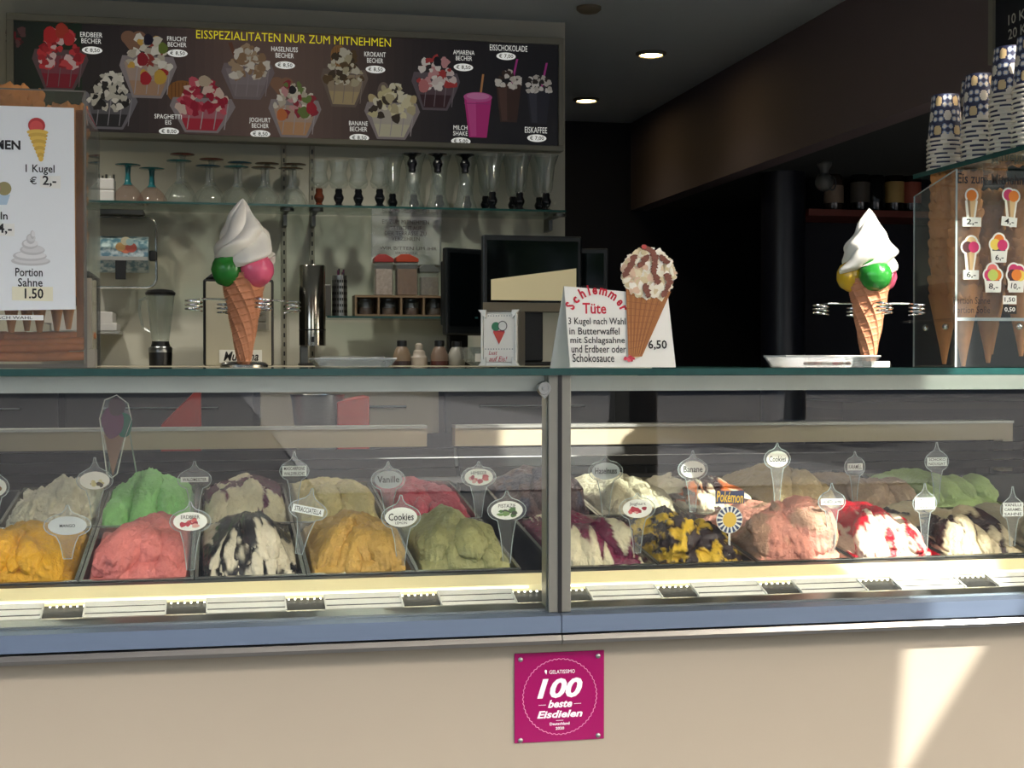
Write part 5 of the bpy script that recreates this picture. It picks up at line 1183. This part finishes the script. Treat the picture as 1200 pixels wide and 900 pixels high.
    sticker(1190.5, 320, [(-4, -5, MA), (5, -3, MA), (-6, 3, BR), (7, 4, YE), (1, 3, OR)], True, '10,-', -1, 16, 20, R(-8))
    for i, (yy, s_, cc, ic) in enumerate(((351.5, '1,50', WHITE, INK), (363, '0,50', INK, WHITE))):
        x, z, X, Z = prect(1175, yy-5, 1191, yy+5, YD0); q = MB(); q.box(x, y-.0005, z, X, y-.0001, Z); r_ = q.build('small_price', cc, t)
        q = MB(); txt(q, s_, (x+.003, z+.003, X-.003, Z-.003), y-.0008, bold=.015); q.build('figures', ic, r_)
    zs = 1.642; s_ = thing('cup_shelf', 'green-edged glass shelf carrying the patterned paper cups', 'shelf', (XD, 2.085, zs))
    b = MB(); b.box(XD, 2.06, zs-.008, 1.85, YD1, zs); b.box(XD-.0008, 2.06, zs-.0082, XD, YD1, zs+.0002, 1); b.box(XD-.0008, 2.0585, zs-.0082, 1.85, 2.06, zs+.0002, 1)
    b.build('pane', [GLASSG, GEDGE], s_)
    p = MB()
    for yy in (2.32, 2.44): p.tube([(1.83, yy, ZT), (1.83, yy, zs-.009)], .006, 10)
    p.build('post', ALU, s_)
display()
WAF = mat('wafer', (196, 134, 78), .75, 0, .22, 70, .6, 110)
def wafer_mesh():
    mb = MB(); n = 30; prof = [(.0035, 0), (.007, .022), (.0125, .05), (.0185, .08), (.0235, .105), (.0262, .118), (.0268, .122), (.0262, .126), (.0238, .1262), (.021, .105)]
    vs_ = []; fs = []
    for j, (r, z) in enumerate(prof):
        for i in range(n):
            a = 2*math.pi*i/n; q = 1+.035*math.sin(9*a+z*160)*(z > .02)+(.05*math.sin(5*a+1)+.05*math.sin(11*a) if j in (5, 6, 7) else 0)
            vs_.append((r*q*math.cos(a), r*q*math.sin(a), z+(.0022*math.sin(7*a)+.0018*math.sin(13*a+2) if j in (5, 6, 7, 8) else 0)))
    for j in range(len(prof)-1):
        for i in range(n): i2 = (i+1) % n; fs.append((j*n+i, j*n+i2, (j+1)*n+i2, (j+1)*n+i))
    fs.append(tuple(range(n-1, -1, -1))); mb.add(vs_, fs); return mb
wafer0 = None
def wafer_stack(x, y, z0, n, tilt, where, group, pitch=.0165):
    global wafer0
    rg = random.Random(int(x*1000))
    for i in range(n):
        if wafer0 is None: o = wafer0 = wafer_mesh().build('wafer_cone', WAF, loc=(0,0,0), smooth=True, cat='wafer cone')
        else: o = wafer0.copy(); COL.objects.link(o)
        o.location = (x+tilt*i*pitch+rg.uniform(-.0008, .0008), y+rg.uniform(-.0008, .0008), z0+i*pitch); o.rotation_euler = (rg.uniform(-.015, .015), math.atan(tilt)+rg.uniform(-.015, .015), rg.uniform(0, 6.28))
        od = 'lowest' if i == 0 else 'topmost' if i == n-1 else ORD[i] + ' from the bottom'
        o['label'] = f'wafer cone, {od} {where}'; o['group'] = group
z0 = ZT+.001
for nm, x, y, n, dz, tl in (('of the leftmost stack', 1.289, 2.405, 14, .004, .008), ('in the front pane stack', 1.289, 2.337, 14, .0, .03), ('of the middle stack', 1.372, 2.40, 12, .006, .0), ('of the rear stack', 1.436, 2.50, 12, .022, -.0), ('of the rightmost stack', 1.405, 2.345, 12, .018, .0)):
    wafer_stack(x, y, z0+dz, n, tl, nm+' in the right display', 'wafer cones in the right display')
# paper cups, mouth down
def cupmat():
    m = bpy.data.materials.new('patterned_cup'); m.use_nodes = True; n = m.node_tree.nodes; l = m.node_tree.links; b = n['Principled BSDF']; b.inputs['Roughness'].default_value = .5
    a = n.new('ShaderNodeAttribute'); a.attribute_name = 'Col'; no = n.new('ShaderNodeTexNoise'); no.inputs['Scale'].default_value = 90
    mx = n.new('ShaderNodeMix'); mx.data_type = 'RGBA'; mx.blend_type = 'MULTIPLY'; mx.inputs['Factor'].default_value = .1
    l.new(a.outputs['Color'], mx.inputs['A']); l.new(no.outputs[0], mx.inputs['B']); l.new(mx.outputs['Result'], b.inputs['Base Color']); return m
CUPM = cupmat(); NV_, BE_, LB_, TN_ = (36, 40, 70), (214, 206, 190), (128, 142, 170), (206, 180, 132)
def cup_mesh():
    mb = MB(); n = 96; m = 44; H = .083
    def col(u, v):
        # tile pattern: rows of ovals on navy
        U = u*5; V = v*3.0; fu, fv = U % 1-.5, V % 1-.5; row = int(V) % 2
        du, dv = (fu if row == 0 else ((U+.5) % 1-.5)), fv
        if (du/.20)**2+(dv/.34)**2 < 1: return TN_ if row == 0 else BE_
        d2u = ((U+.5) % 1-.5) if row == 0 else fu
        for su, sv in ((.15, .24), (-.15, .24), (.15, -.24), (-.15, -.24)):
            q = ((d2u-su)/.13)**2+((dv-sv)/.19)**2
            if q < .45: return BE_
            if q < 1: return LB_
        return NV_
    vs_ = []; 
    for j in range(m+1):
        v = j/m; r = .0305-.0065*v
        for i in range(n): a = 2*math.pi*i/n; vs_.append((r*math.cos(a), r*math.sin(a), .004+v*(H-.004)))
    o = len(mb.v); mb.v += vs_
    for j in range(m):
        for i in range(n):
            i2 = (i+1) % n; mb.f.append([j*n+i, j*n+i2, (j+1)*n+i2, (j+1)*n+i]); mb.mi.append(0); mb.c.append(col((i+.5)/n, (j+.5)/m) if j > 2 else (BE_ if (i//6) % 3 == 0 else NV_))
    mb.lathe([(.0305, .0), (.0326, .0006), (.0330, .0024), (.0322, .0044), (.0304, .0048)], n=48, col=BE_, cap=False)
    mb.lathe([(.0240, H), (.0225, H), (.0222, H-.004), (0, H-.004)], n=48, col=BE_)
    mb.lathe([(.0300, .001), (.0236, H-.005)], n=48, col=BE_, cap=False)
    return mb
cup0 = None
for nm, x, y, n, pitch in (('of the shortest, leftmost stack', 1.289, 2.405, 8, .0076), ('in the stack right of the shortest', 1.308, 2.318, 10, .0082), ('in the stack behind the shortest', 1.356, 2.42, 11, .0085), ('in the third stack along the shelf edge', 1.308, 2.225, 14, .0078), ('in the shelf edge stack nearest the street', 1.303, 2.145, 14, .0078), ('in the inner stack behind the third', 1.383, 2.27, 13, .0078)):
    for i in range(n):
        if cup0 is None: o = cup0 = cup_mesh().build('paper_cup', CUPM, loc=(0,0,0), smooth=True, cat='paper cup')
        else: o = cup0.copy(); COL.objects.link(o)
        o.location = (x, y, 1.6422+i*pitch); o.rotation_euler.z = .5+x*3+((i*i*1.7) % 6.28 if i < n-1 else 0)
        od = 'lowest' if i == 0 else 'topmost' if i == n-1 else ORD[i]+' from the bottom'
        o['label'] = f'patterned paper cup, {od} {nm}'; o['group'] = 'paper cups on the glass shelf'
# price board on the bulkhead
def side_sign():
    Yc = 3.40; xw = XW-.001
    a = PSI+math.atan((1168-600)/F_PX); Yc = xw/math.tan(a); d = fw + rt*((1168-600)/F_PX) - up*((77-450)/F_PX); z0 = ZC+d.z*(Yc/d.y)
    y1, z1 = Yc-.9, z0+.55
    t = thing('price_board', 'dark price board with pale frame on the bulkhead, listing 10 and 20 Kugeln', 'menu board', (XW, Yc, z0))
    b = MB(); q = .022
    b.box(XW-.03, y1, z0, XW, Yc, z0+q); b.box(XW-.03, y1, z1-q, XW, Yc, z1); b.box(XW-.03, Yc-q, z0+q, XW, Yc, z1-q); b.box(XW-.03, y1, z0+q, XW, y1+q, z1-q)
    b.build('frame', mat('board_frame', (150, 148, 134)), t)
    MB().box(XW-.022, y1+q, z0+q, XW-.002, Yc-q, z1-q).build('panel', mat('navy_panel', (14, 18, 34), .4, 0, .1, 10), t)
    MB().box(XW-.0235, y1+q, z0+.225, XW-.0225, Yc-q*1.4, z0+.29).build('green_stripe', mat('green_print', (14, 74, 54), .4, 0, .2, 20), t)
    Mx = Matrix(((0, 1, 0, 0), (-1, 0, 0, 0), (0, 0, 1, 0), (0, 0, 0, 1)))   # local x -> -y, local -y (facing) -> -x
    l_ = MB()
    for s_, dz in (('10 KUGELN', .082), ('20 KUGELN', .046)):
        u0 = -(Yc-.085); txt(l_, s_, (u0, z0+dz, u0+.215, z0+dz+.026), XW-.0235, bold=.01, M=Mx)
    l_.build('lettering', WHITE, t)
side_sign()
# ------------------------------------------------------------------ left: cone rack with price card
def left_rack():
    Y = 2.13; xr = at(101, 300, Y).x; zt = at(60, 105, Y).z
    t = thing('cone_rack', 'clear acrylic cone rack behind the white price card at the left', 'cone rack', (xr, Y, ZT))
    MB().box(-.75, Y, ZT, xr, Y+.004, zt).build('front_pane', glass('smoky_acrylic', (.93, .91, .87), haze=.05, hazecol=(.6, .56, .5)), t)
    MB().box(xr-.004, Y+.0045, ZT, xr, Y+.26, zt-.02).build('side_pane', ACRYL, t)
    e = MB(); e.box(xr-.002, Y-.001, ZT, xr+.0008, Y-.0001, zt); e.box(-.75, Y-.001, zt-.002, xr-.002, Y-.0001, zt); e.box(-.75, Y-.001, ZT, xr-.002, Y-.0001, ZT+.006); e.build('pane_edge', mat('dull_edge', (96, 92, 84), .3, .2, .1, 40), t)
    MB().box(at(89, 300, Y).x-.0, Y+.006, at(90, 395, Y).z, xr-.0045, Y+.016, at(90, 128, Y).z).build('wooden_strip', mat('strip_wood', (136, 86, 48), .6, 0, .2, 40), t)
    zl = at(50, 350, Y).z
    MB().box(-.75, Y+.02, zl, xr-.006, Y+.25, zl+.004).build('holed_shelf', mat('rack_shelf', (70, 56, 46), .5, 0, .1, 30), t)
    c = thing('price_card', 'white price card with cone and cream pictures, 1 Kugel 2,- and Portion Sahne 1.50', 'sign', (at(40, 362, 2.118).x, 2.118, at(40, 362, 2.118).z))
    P = lambda px, py: (at(px, py, 2.118).x, at(px, py, 2.118).z)
    MB().prism([P(-150, 366), P(88.5, 362.5), P(86.5, 126.5), P(-150, 119)], 2.118, 2.121).build('card', mat('cool_white_card', (226, 230, 230), .5, 0, .02, 10), c)
    y = 2.1176; pr = lambda a, b, d, e_: prect(a, b, d, e_, 2.118)
    L = MB(); txt(L, 'MITNEHMEN', pr(-62, 163.5, 24, 174.5), y, bold=.035)
    for s_, b in (('1 Kugel', (30, 193, 64, 205)), ('Kugeln', (-26, 248, 9, 260)), ('Portion', (18, 314, 50, 324)), ('Sahne', (21, 326, 50, 336))): txt(L, s_, pr(*b), y, bold=.012)
    txt(L, '€', pr(35, 207, 43, 216), y, bold=.01); txt(L, '€', pr(18, 339, 26, 349), y, bold=.01)
    L.build('lettering', INK, c)
    for nm, bx, tx, s_, cc in (('price_label', (47, 206, 71, 220), (50, 206, 66, 219), '2,-', (234, 234, 226)), ('price_label', (-8, 262, 17, 276), (-3, 262, 14, 275), '4,-', (234, 234, 226)), ('price_label', (14, 336, 62, 352), (29, 338, 51, 350), '1.50', (236, 232, 202))):
        x, z, X, Z = pr(*bx); b = MB(); b.poly([(x, z), (X, z-.001), (X, Z), (x, Z)], y, cc); o = b.build(nm, PRINT, c)
        q = MB(); txt(q, s_, pr(*tx), y-.0006, bold=.02); q.build('price', INK, o)
    b = MB(); k = mpp(40, 2.118)
    b.disc(*P(43, 147), 9.6*k, 9*k, y, (176, 36, 40), 24); b.disc(*P(42.5, 148.5), 7.6*k, 7*k, y, (206, 70, 66), 24)
    YL = (222, 184, 76)
    for i in range(9):
        u = i/8; b.disc(*P(44+u*4, 155+u*31), (12.2-9.4*u)*k, 3.4*k, y, YL if i % 2 == 0 else (204, 164, 62), 14)
    b.build('cone_picture', PRINT, c)
    b = MB(); G1, G2, G3 = (214, 214, 212), (196, 196, 194), (226, 226, 224)
    for i, (dx, dy, rx, ry) in enumerate(((0, 15, 22, 5.5), (-1, 9, 19, 6), (2, 2, 14, 6), (-1, -5, 9, 6), (0, -11, 5, 6), (2, -16, 2.4, 5))):
        b.disc(*P(36+dx, 291+dy), rx*k, ry*k, y, G2, 20); b.disc(*P(36+dx+1, 290+dy), rx*.9*k, ry*.7*k, y, [G1, G3][i % 2], 20)
    b.build('cream_picture', PRINT, c)
    b = MB(); b.poly([P(-12, 240), P(8, 240), P(12, 228), P(-14, 228)], y, (176, 200, 216)); b.disc(*P(5, 221), 8*k, 8*k, y, (150, 140, 92), 18); b.disc(*P(-8, 221), 8*k, 8*k, y, (206, 120, 110), 18); b.build('cup_picture', PRINT, c)
    x, z, X, Z = prect(-60, 369, 51, 375, 2.124); s_ = MB().box(x, 2.124, z, X, 2.126, Z).build('label_strip', WHITE, loc=((x+X)/2, 2.125, z), label='narrow white label strip stuck on the rack under the price card', cat='label')
    q = MB(); txt(q, 'WAFFELN NACH WAHL', prect(-48, 370.4, 38, 373.8, 2.124), 2.1236); q.build('lettering', INK, s_)
    return zl, xr
zl, xr = left_rack()
for px, y, n, dz, nm in ((13, 2.20, 12, 0, 'of the left stack'), (32, 2.27, 12, 0, 'of the second stack'), (46, 2.20, 12, 0, 'of the third stack'), (66, 2.27, 11, 0, 'of the fourth stack'), (81, 2.20, 9, 0, 'of the right stack')):
    k = at(px, 385, y); wafer_stack(at(px, 385, y).x, y, at(px, [392, 388, 390, 388, 386][[13, 32, 46, 66, 81].index(px)], y).z, 15 if px < 40 else 13, 0, nm+' in the left rack', 'wafer cones in the left rack')
# rolled wafers lying in the bottom of the rack
WR = mat('rolled_wafer', (176, 108, 62), .7, 0, .25, 60, .4, 120); wr0 = None
rg = random.Random(8)
for lay in range(4):
    for i in range(15):
        x = xr-.135-i*.0245+lay*.004; y = 2.152+lay*.012; z = ZT+.0165+lay*.0095
        if wr0 is None: wr0 = o = MB().tube([(0, 0, 0), (.06, .05, .001), (.118, .098, .004)], .0066, 12).build('rolled_wafer', WR, loc=(0,0,0), smooth=True, cat='rolled wafer')
        else: o = wr0.copy(); COL.objects.link(o)
        o.location = (x, y, z+rg.uniform(-.001, .001)); o.rotation_euler = (0, rg.uniform(-.02, .02), rg.uniform(-.04, .04))
        o['label'] = f'rolled wafer, {ORD[i]} from right, {["bottom", "second", "third", "top"][lay]} layer in the left rack'; o['group'] = 'rolled wafers in the left rack'
# grey post right of the rack
x0, _, x1, _ = prect(100, 330, 108, 430, 2.16); zt = at(104, 326, 2.16).z
b = MB(); b.box(x0, 2.15, ZT+.028, x1, 2.165, zt); b.box(x0-.001, 2.145, ZT, x1+.006, 2.175, ZT+.0275); b.build('post', mat('grey_plastic', (150, 144, 130), .5, 0, .05, 30), label='slim grey plastic post standing beside the left cone rack', cat='post', loc=(x0, 2.16, ZT), bevel=.001)

# ------------------------------------------------------------------ award plaque
def plaque():
    Y = 2.097; P = lambda px, py: (at(px, py, Y).x, at(px, py, Y).z)
    x0, z0, x1, z1 = prect(603, 764, 708, 868.5, Y)
    t = thing('award_plaque', 'square magenta plaque with a big white 100 on the cream counter front', 'plaque', ((x0+x1)/2, 2.10, z0))
    MB().box(x0, Y, z0, x1, 2.0998, z1).build('plate', mat('magenta_acrylic', (146, 8, 86), .12, 0, .03, 8), t, bevel=.0006)
    W = (x1-x0); cx, cz = (x0+x1)/2, (z0+z1)/2; y = Y-.0003
    X = lambda u: x0+u*W
    Z = lambda v: z1-v*W
    INKW = mat('white_print', (240, 232, 238), .5, 0, .03, 30)
    b = MB(); n = 180
    p = [(cx+.003*W+(.410+.006*math.sin(26*a*2))*W*math.cos(a), y, cz+(.410+.006*math.sin(26*a*2))*W*math.sin(a)) for a in np.linspace(0, 2*math.pi, n, endpoint=False)]
    b.tube(p, .0005, 5, closed=True); b.build('scalloped_ring', mat('pink_print', (226, 140, 186), .5, 0, .03, 30), t)
    l_ = MB(); tb = lambda s_, u0, v0, u1, v1, **k_: txt(l_, s_, (X(u0), Z(v1), X(u1), Z(v0)), y, res=3, **k_)
    tb('GELATISSIMO', .385, .195, .67, .235); tb('100', .25, .285, .755, .50, shear=.25, bold=.035); tb('beste', .37, .52, .64, .605, shear=.3, bold=.03); tb('Eisdielen', .25, .635, .755, .715, shear=.25, bold=.03)
    tb('Deutschland', .39, .765, .61, .795, bold=.02); tb('2020', .455, .815, .55, .845, bold=.02)
    for u0, u1, v in ((.265, .345, .57), (.66, .74, .57), (.46, .54, .745)): l_.box(X(u0), y-.0001, Z(v)-.0003, X(u1), y, Z(v)+.0003)
    l_.disc(X(.345), Z(.20), .013*W, .012*W, y, None, 10); l_.poly([(X(.333), Z(.21)), (X(.352), Z(.24)), (X(.358), Z(.205))], y, None)
    l_.build('lettering', INKW, t)
    for u, v in ((.065, .065), (.93, .06), (.065, .94), (.93, .93)):
        M_ = Matrix.Translation((X(u), Y, Z(v))) @ Matrix.Rotation(R(90), 4, 'X'); MB().lathe([(.0035, 0), (.0035, .0015), (.0025, .0025), (0, .0027)], n=18, M=M_).build('screw', STEEL, t, smooth=True)
plaque()
# ------------------------------------------------------------------ ceiling fittings, soffit camera, back bar
def on_ceiling(px, py, z=CEIL):
    d = fw + rt*((px-600)/F_PX) - up*((py-450)/F_PX); return Vector((0, 0, ZC))+d*((z-ZC)/d.z)
GLOW = mat('lamp_glow', (255, 226, 160), .4, emit=14)
def downlight(x, y, label, power):
    t = thing('downlight', label, 'ceiling light', (x, y, CEIL-.012), 'ceiling downlights')
    MB().lathe([(.058, CEIL-.0005), (.058, CEIL-.005), (.046, CEIL-.012), (.042, CEIL-.006), (.042, CEIL-.0006)], (x, y, 0), 32, cap=False).build('ring', mat('lamp_ring', (120, 118, 110), .4, .3, .05, 20), t, smooth=True)
    MB().lathe([(.041, CEIL-.008), (.03, CEIL-.0095), (0, CEIL-.010)], (x, y, 0), 28).build('lens', GLOW, t, smooth=True)
    l = bpy.data.lights.new('downlight_lamp', 'SPOT'); l.energy = power; l.spot_size = R(125); l.spot_blend = .6; l.color = (1, .95, .86); l.shadow_soft_size = .04
    o = bpy.data.objects.new('downlight_lamp', l); COL.objects.link(o); o.parent = t; o.location = (0, 0, -.006)
p = on_ceiling(763, 62); downlight(p.x, p.y, 'glowing ceiling downlight nearer the viewer', LAMP_W*.05)
p = on_ceiling(687, 116); downlight(p.x, p.y, 'glowing ceiling downlight farther back, right of the menu board', LAMP_W*.05)
downlight(-.55, 4.05, 'added unseen ceiling downlight brightening the back wall at the left', LAMP_W*1.5); downlight(.45, 4.05, 'added unseen ceiling downlight brightening the back wall above the till', LAMP_W*1.5)  # unseen lamps added to brighten the back wall and ceiling
p = on_ceiling(690, 8); t = thing('smoke_detector', 'round grey smoke detector on the ceiling above the menu board corner', 'smoke detector', (p.x, p.y, CEIL-.02))
MB().lathe([(.04, CEIL-.0005), (.04, CEIL-.010), (.03, CEIL-.018), (0, CEIL-.019)], (p.x, p.y, 0), 28).build('housing', mat('detector_grey', (120, 112, 96), .6, 0, .05, 20), t, smooth=True)
p = on_ceiling(966, 190, 2.03); x, y = p.x, p.y
t = thing('ceiling_camera', 'pale round-headed camera hanging from the dark soffit', 'camera', (x, y, 2.0295))
G = mat('camera_grey', (100, 102, 98), .4, 0, .05, 20)
MB().lathe([(.026, 2.0295), (.028, 2.022), (.016, 2.000), (.014, 1.985)], (x, y, 0), 24).build('mount', G, t, smooth=True)
MB().ball((x, y, 1.957), .034, 24, 16).build('head', G, t, smooth=True)
MB().tube([(x+.020+.020*math.cos(a)*.6, y-.024-.004*math.cos(a), 1.95+.024*math.sin(a)) for a in np.linspace(0, 2*math.pi, 24, endpoint=False)], .003, 6, closed=True).build('lens_ring', BLACK, t, smooth=True)
# back bar
xa, xb = at(948, 245, 5.22).x, at(1180, 245, 5.22).x; zb_ = at(1010, 246, 5.22).z
MB().box(xa, 5.22, zb_-.025, xb, 5.49, zb_).build('bar_shelf', mat('shelf_redwood', (112, 52, 40), .5, 0, .2, 12), label='red-brown bar shelf on the dark rear wall', cat='shelf', loc=(xa, 5.5, zb_))
for i, (px, h, cc, lc) in enumerate(((977, .19, (60, 50, 44), (150, 130, 110)), (1008, .22, (24, 28, 24), (90, 84, 74)), (1026, .20, (20, 22, 22), None), (1048, .23, (30, 22, 16), (190, 160, 96)), (1068, .23, (26, 18, 18), (170, 90, 70)))):
    x = at(px, 230, 5.30).x; o = ['pale-necked bottle, left end of the bar shelf', 'dark bottle behind the tip of the sunlit cone figure', 'unlabelled dark bottle on the bar shelf', 'dark bottle with a yellow label on the bar shelf', 'dark bottle with a red label on the bar shelf'][i]
    t = thing('liquor_bottle', o, 'bottle', (x, 5.30, zb_+.0005), 'bottles on the bar shelf'); z = zb_+.0005
    MB().lathe([(.036, z), (.038, z+.006), (.038, z+h*.62), (.030, z+h*.72), (.013, z+h*.80), (.012, z+h*.97), (.013, z+h)], (x, 5.30, 0), 20).build('bottle', mat('bottle_glass_%d' % i, cc, .1, 0, .1, 20), t, smooth=True)
    if lc: MB().lathe([(.0384, z+h*.16), (.0384, z+h*.52)], (x, 5.30, 0), 20, cap=False).build('label', mat('bottle_label_%d' % i, lc, .6, 0, .1, 30), t, smooth=True)
BC = thing('bar_cabinet', 'dark bar cabinet under the red-brown shelf', 'cabinet', (xa, 5.49, 0))
MB().box(2.32, 5.10, 0, 4.6, 5.49, 1.12).build('body', mat('bar_black', (24, 24, 28), .5, 0, .1, 10), BC)
MB().box(2.30, 5.06, 1.121, 4.62, 5.49, 1.15).build('top', mat('bar_top', (44, 38, 36), .3, 0, .1, 10), BC)
for i in range(4): MB().box(2.36+i*.56, 5.085, .12, 2.36+i*.56+.5, 5.0995, 1.05).build('door', mat('bar_door', (32, 32, 38), .25, 0, .1, 10), BC, bevel=.003)
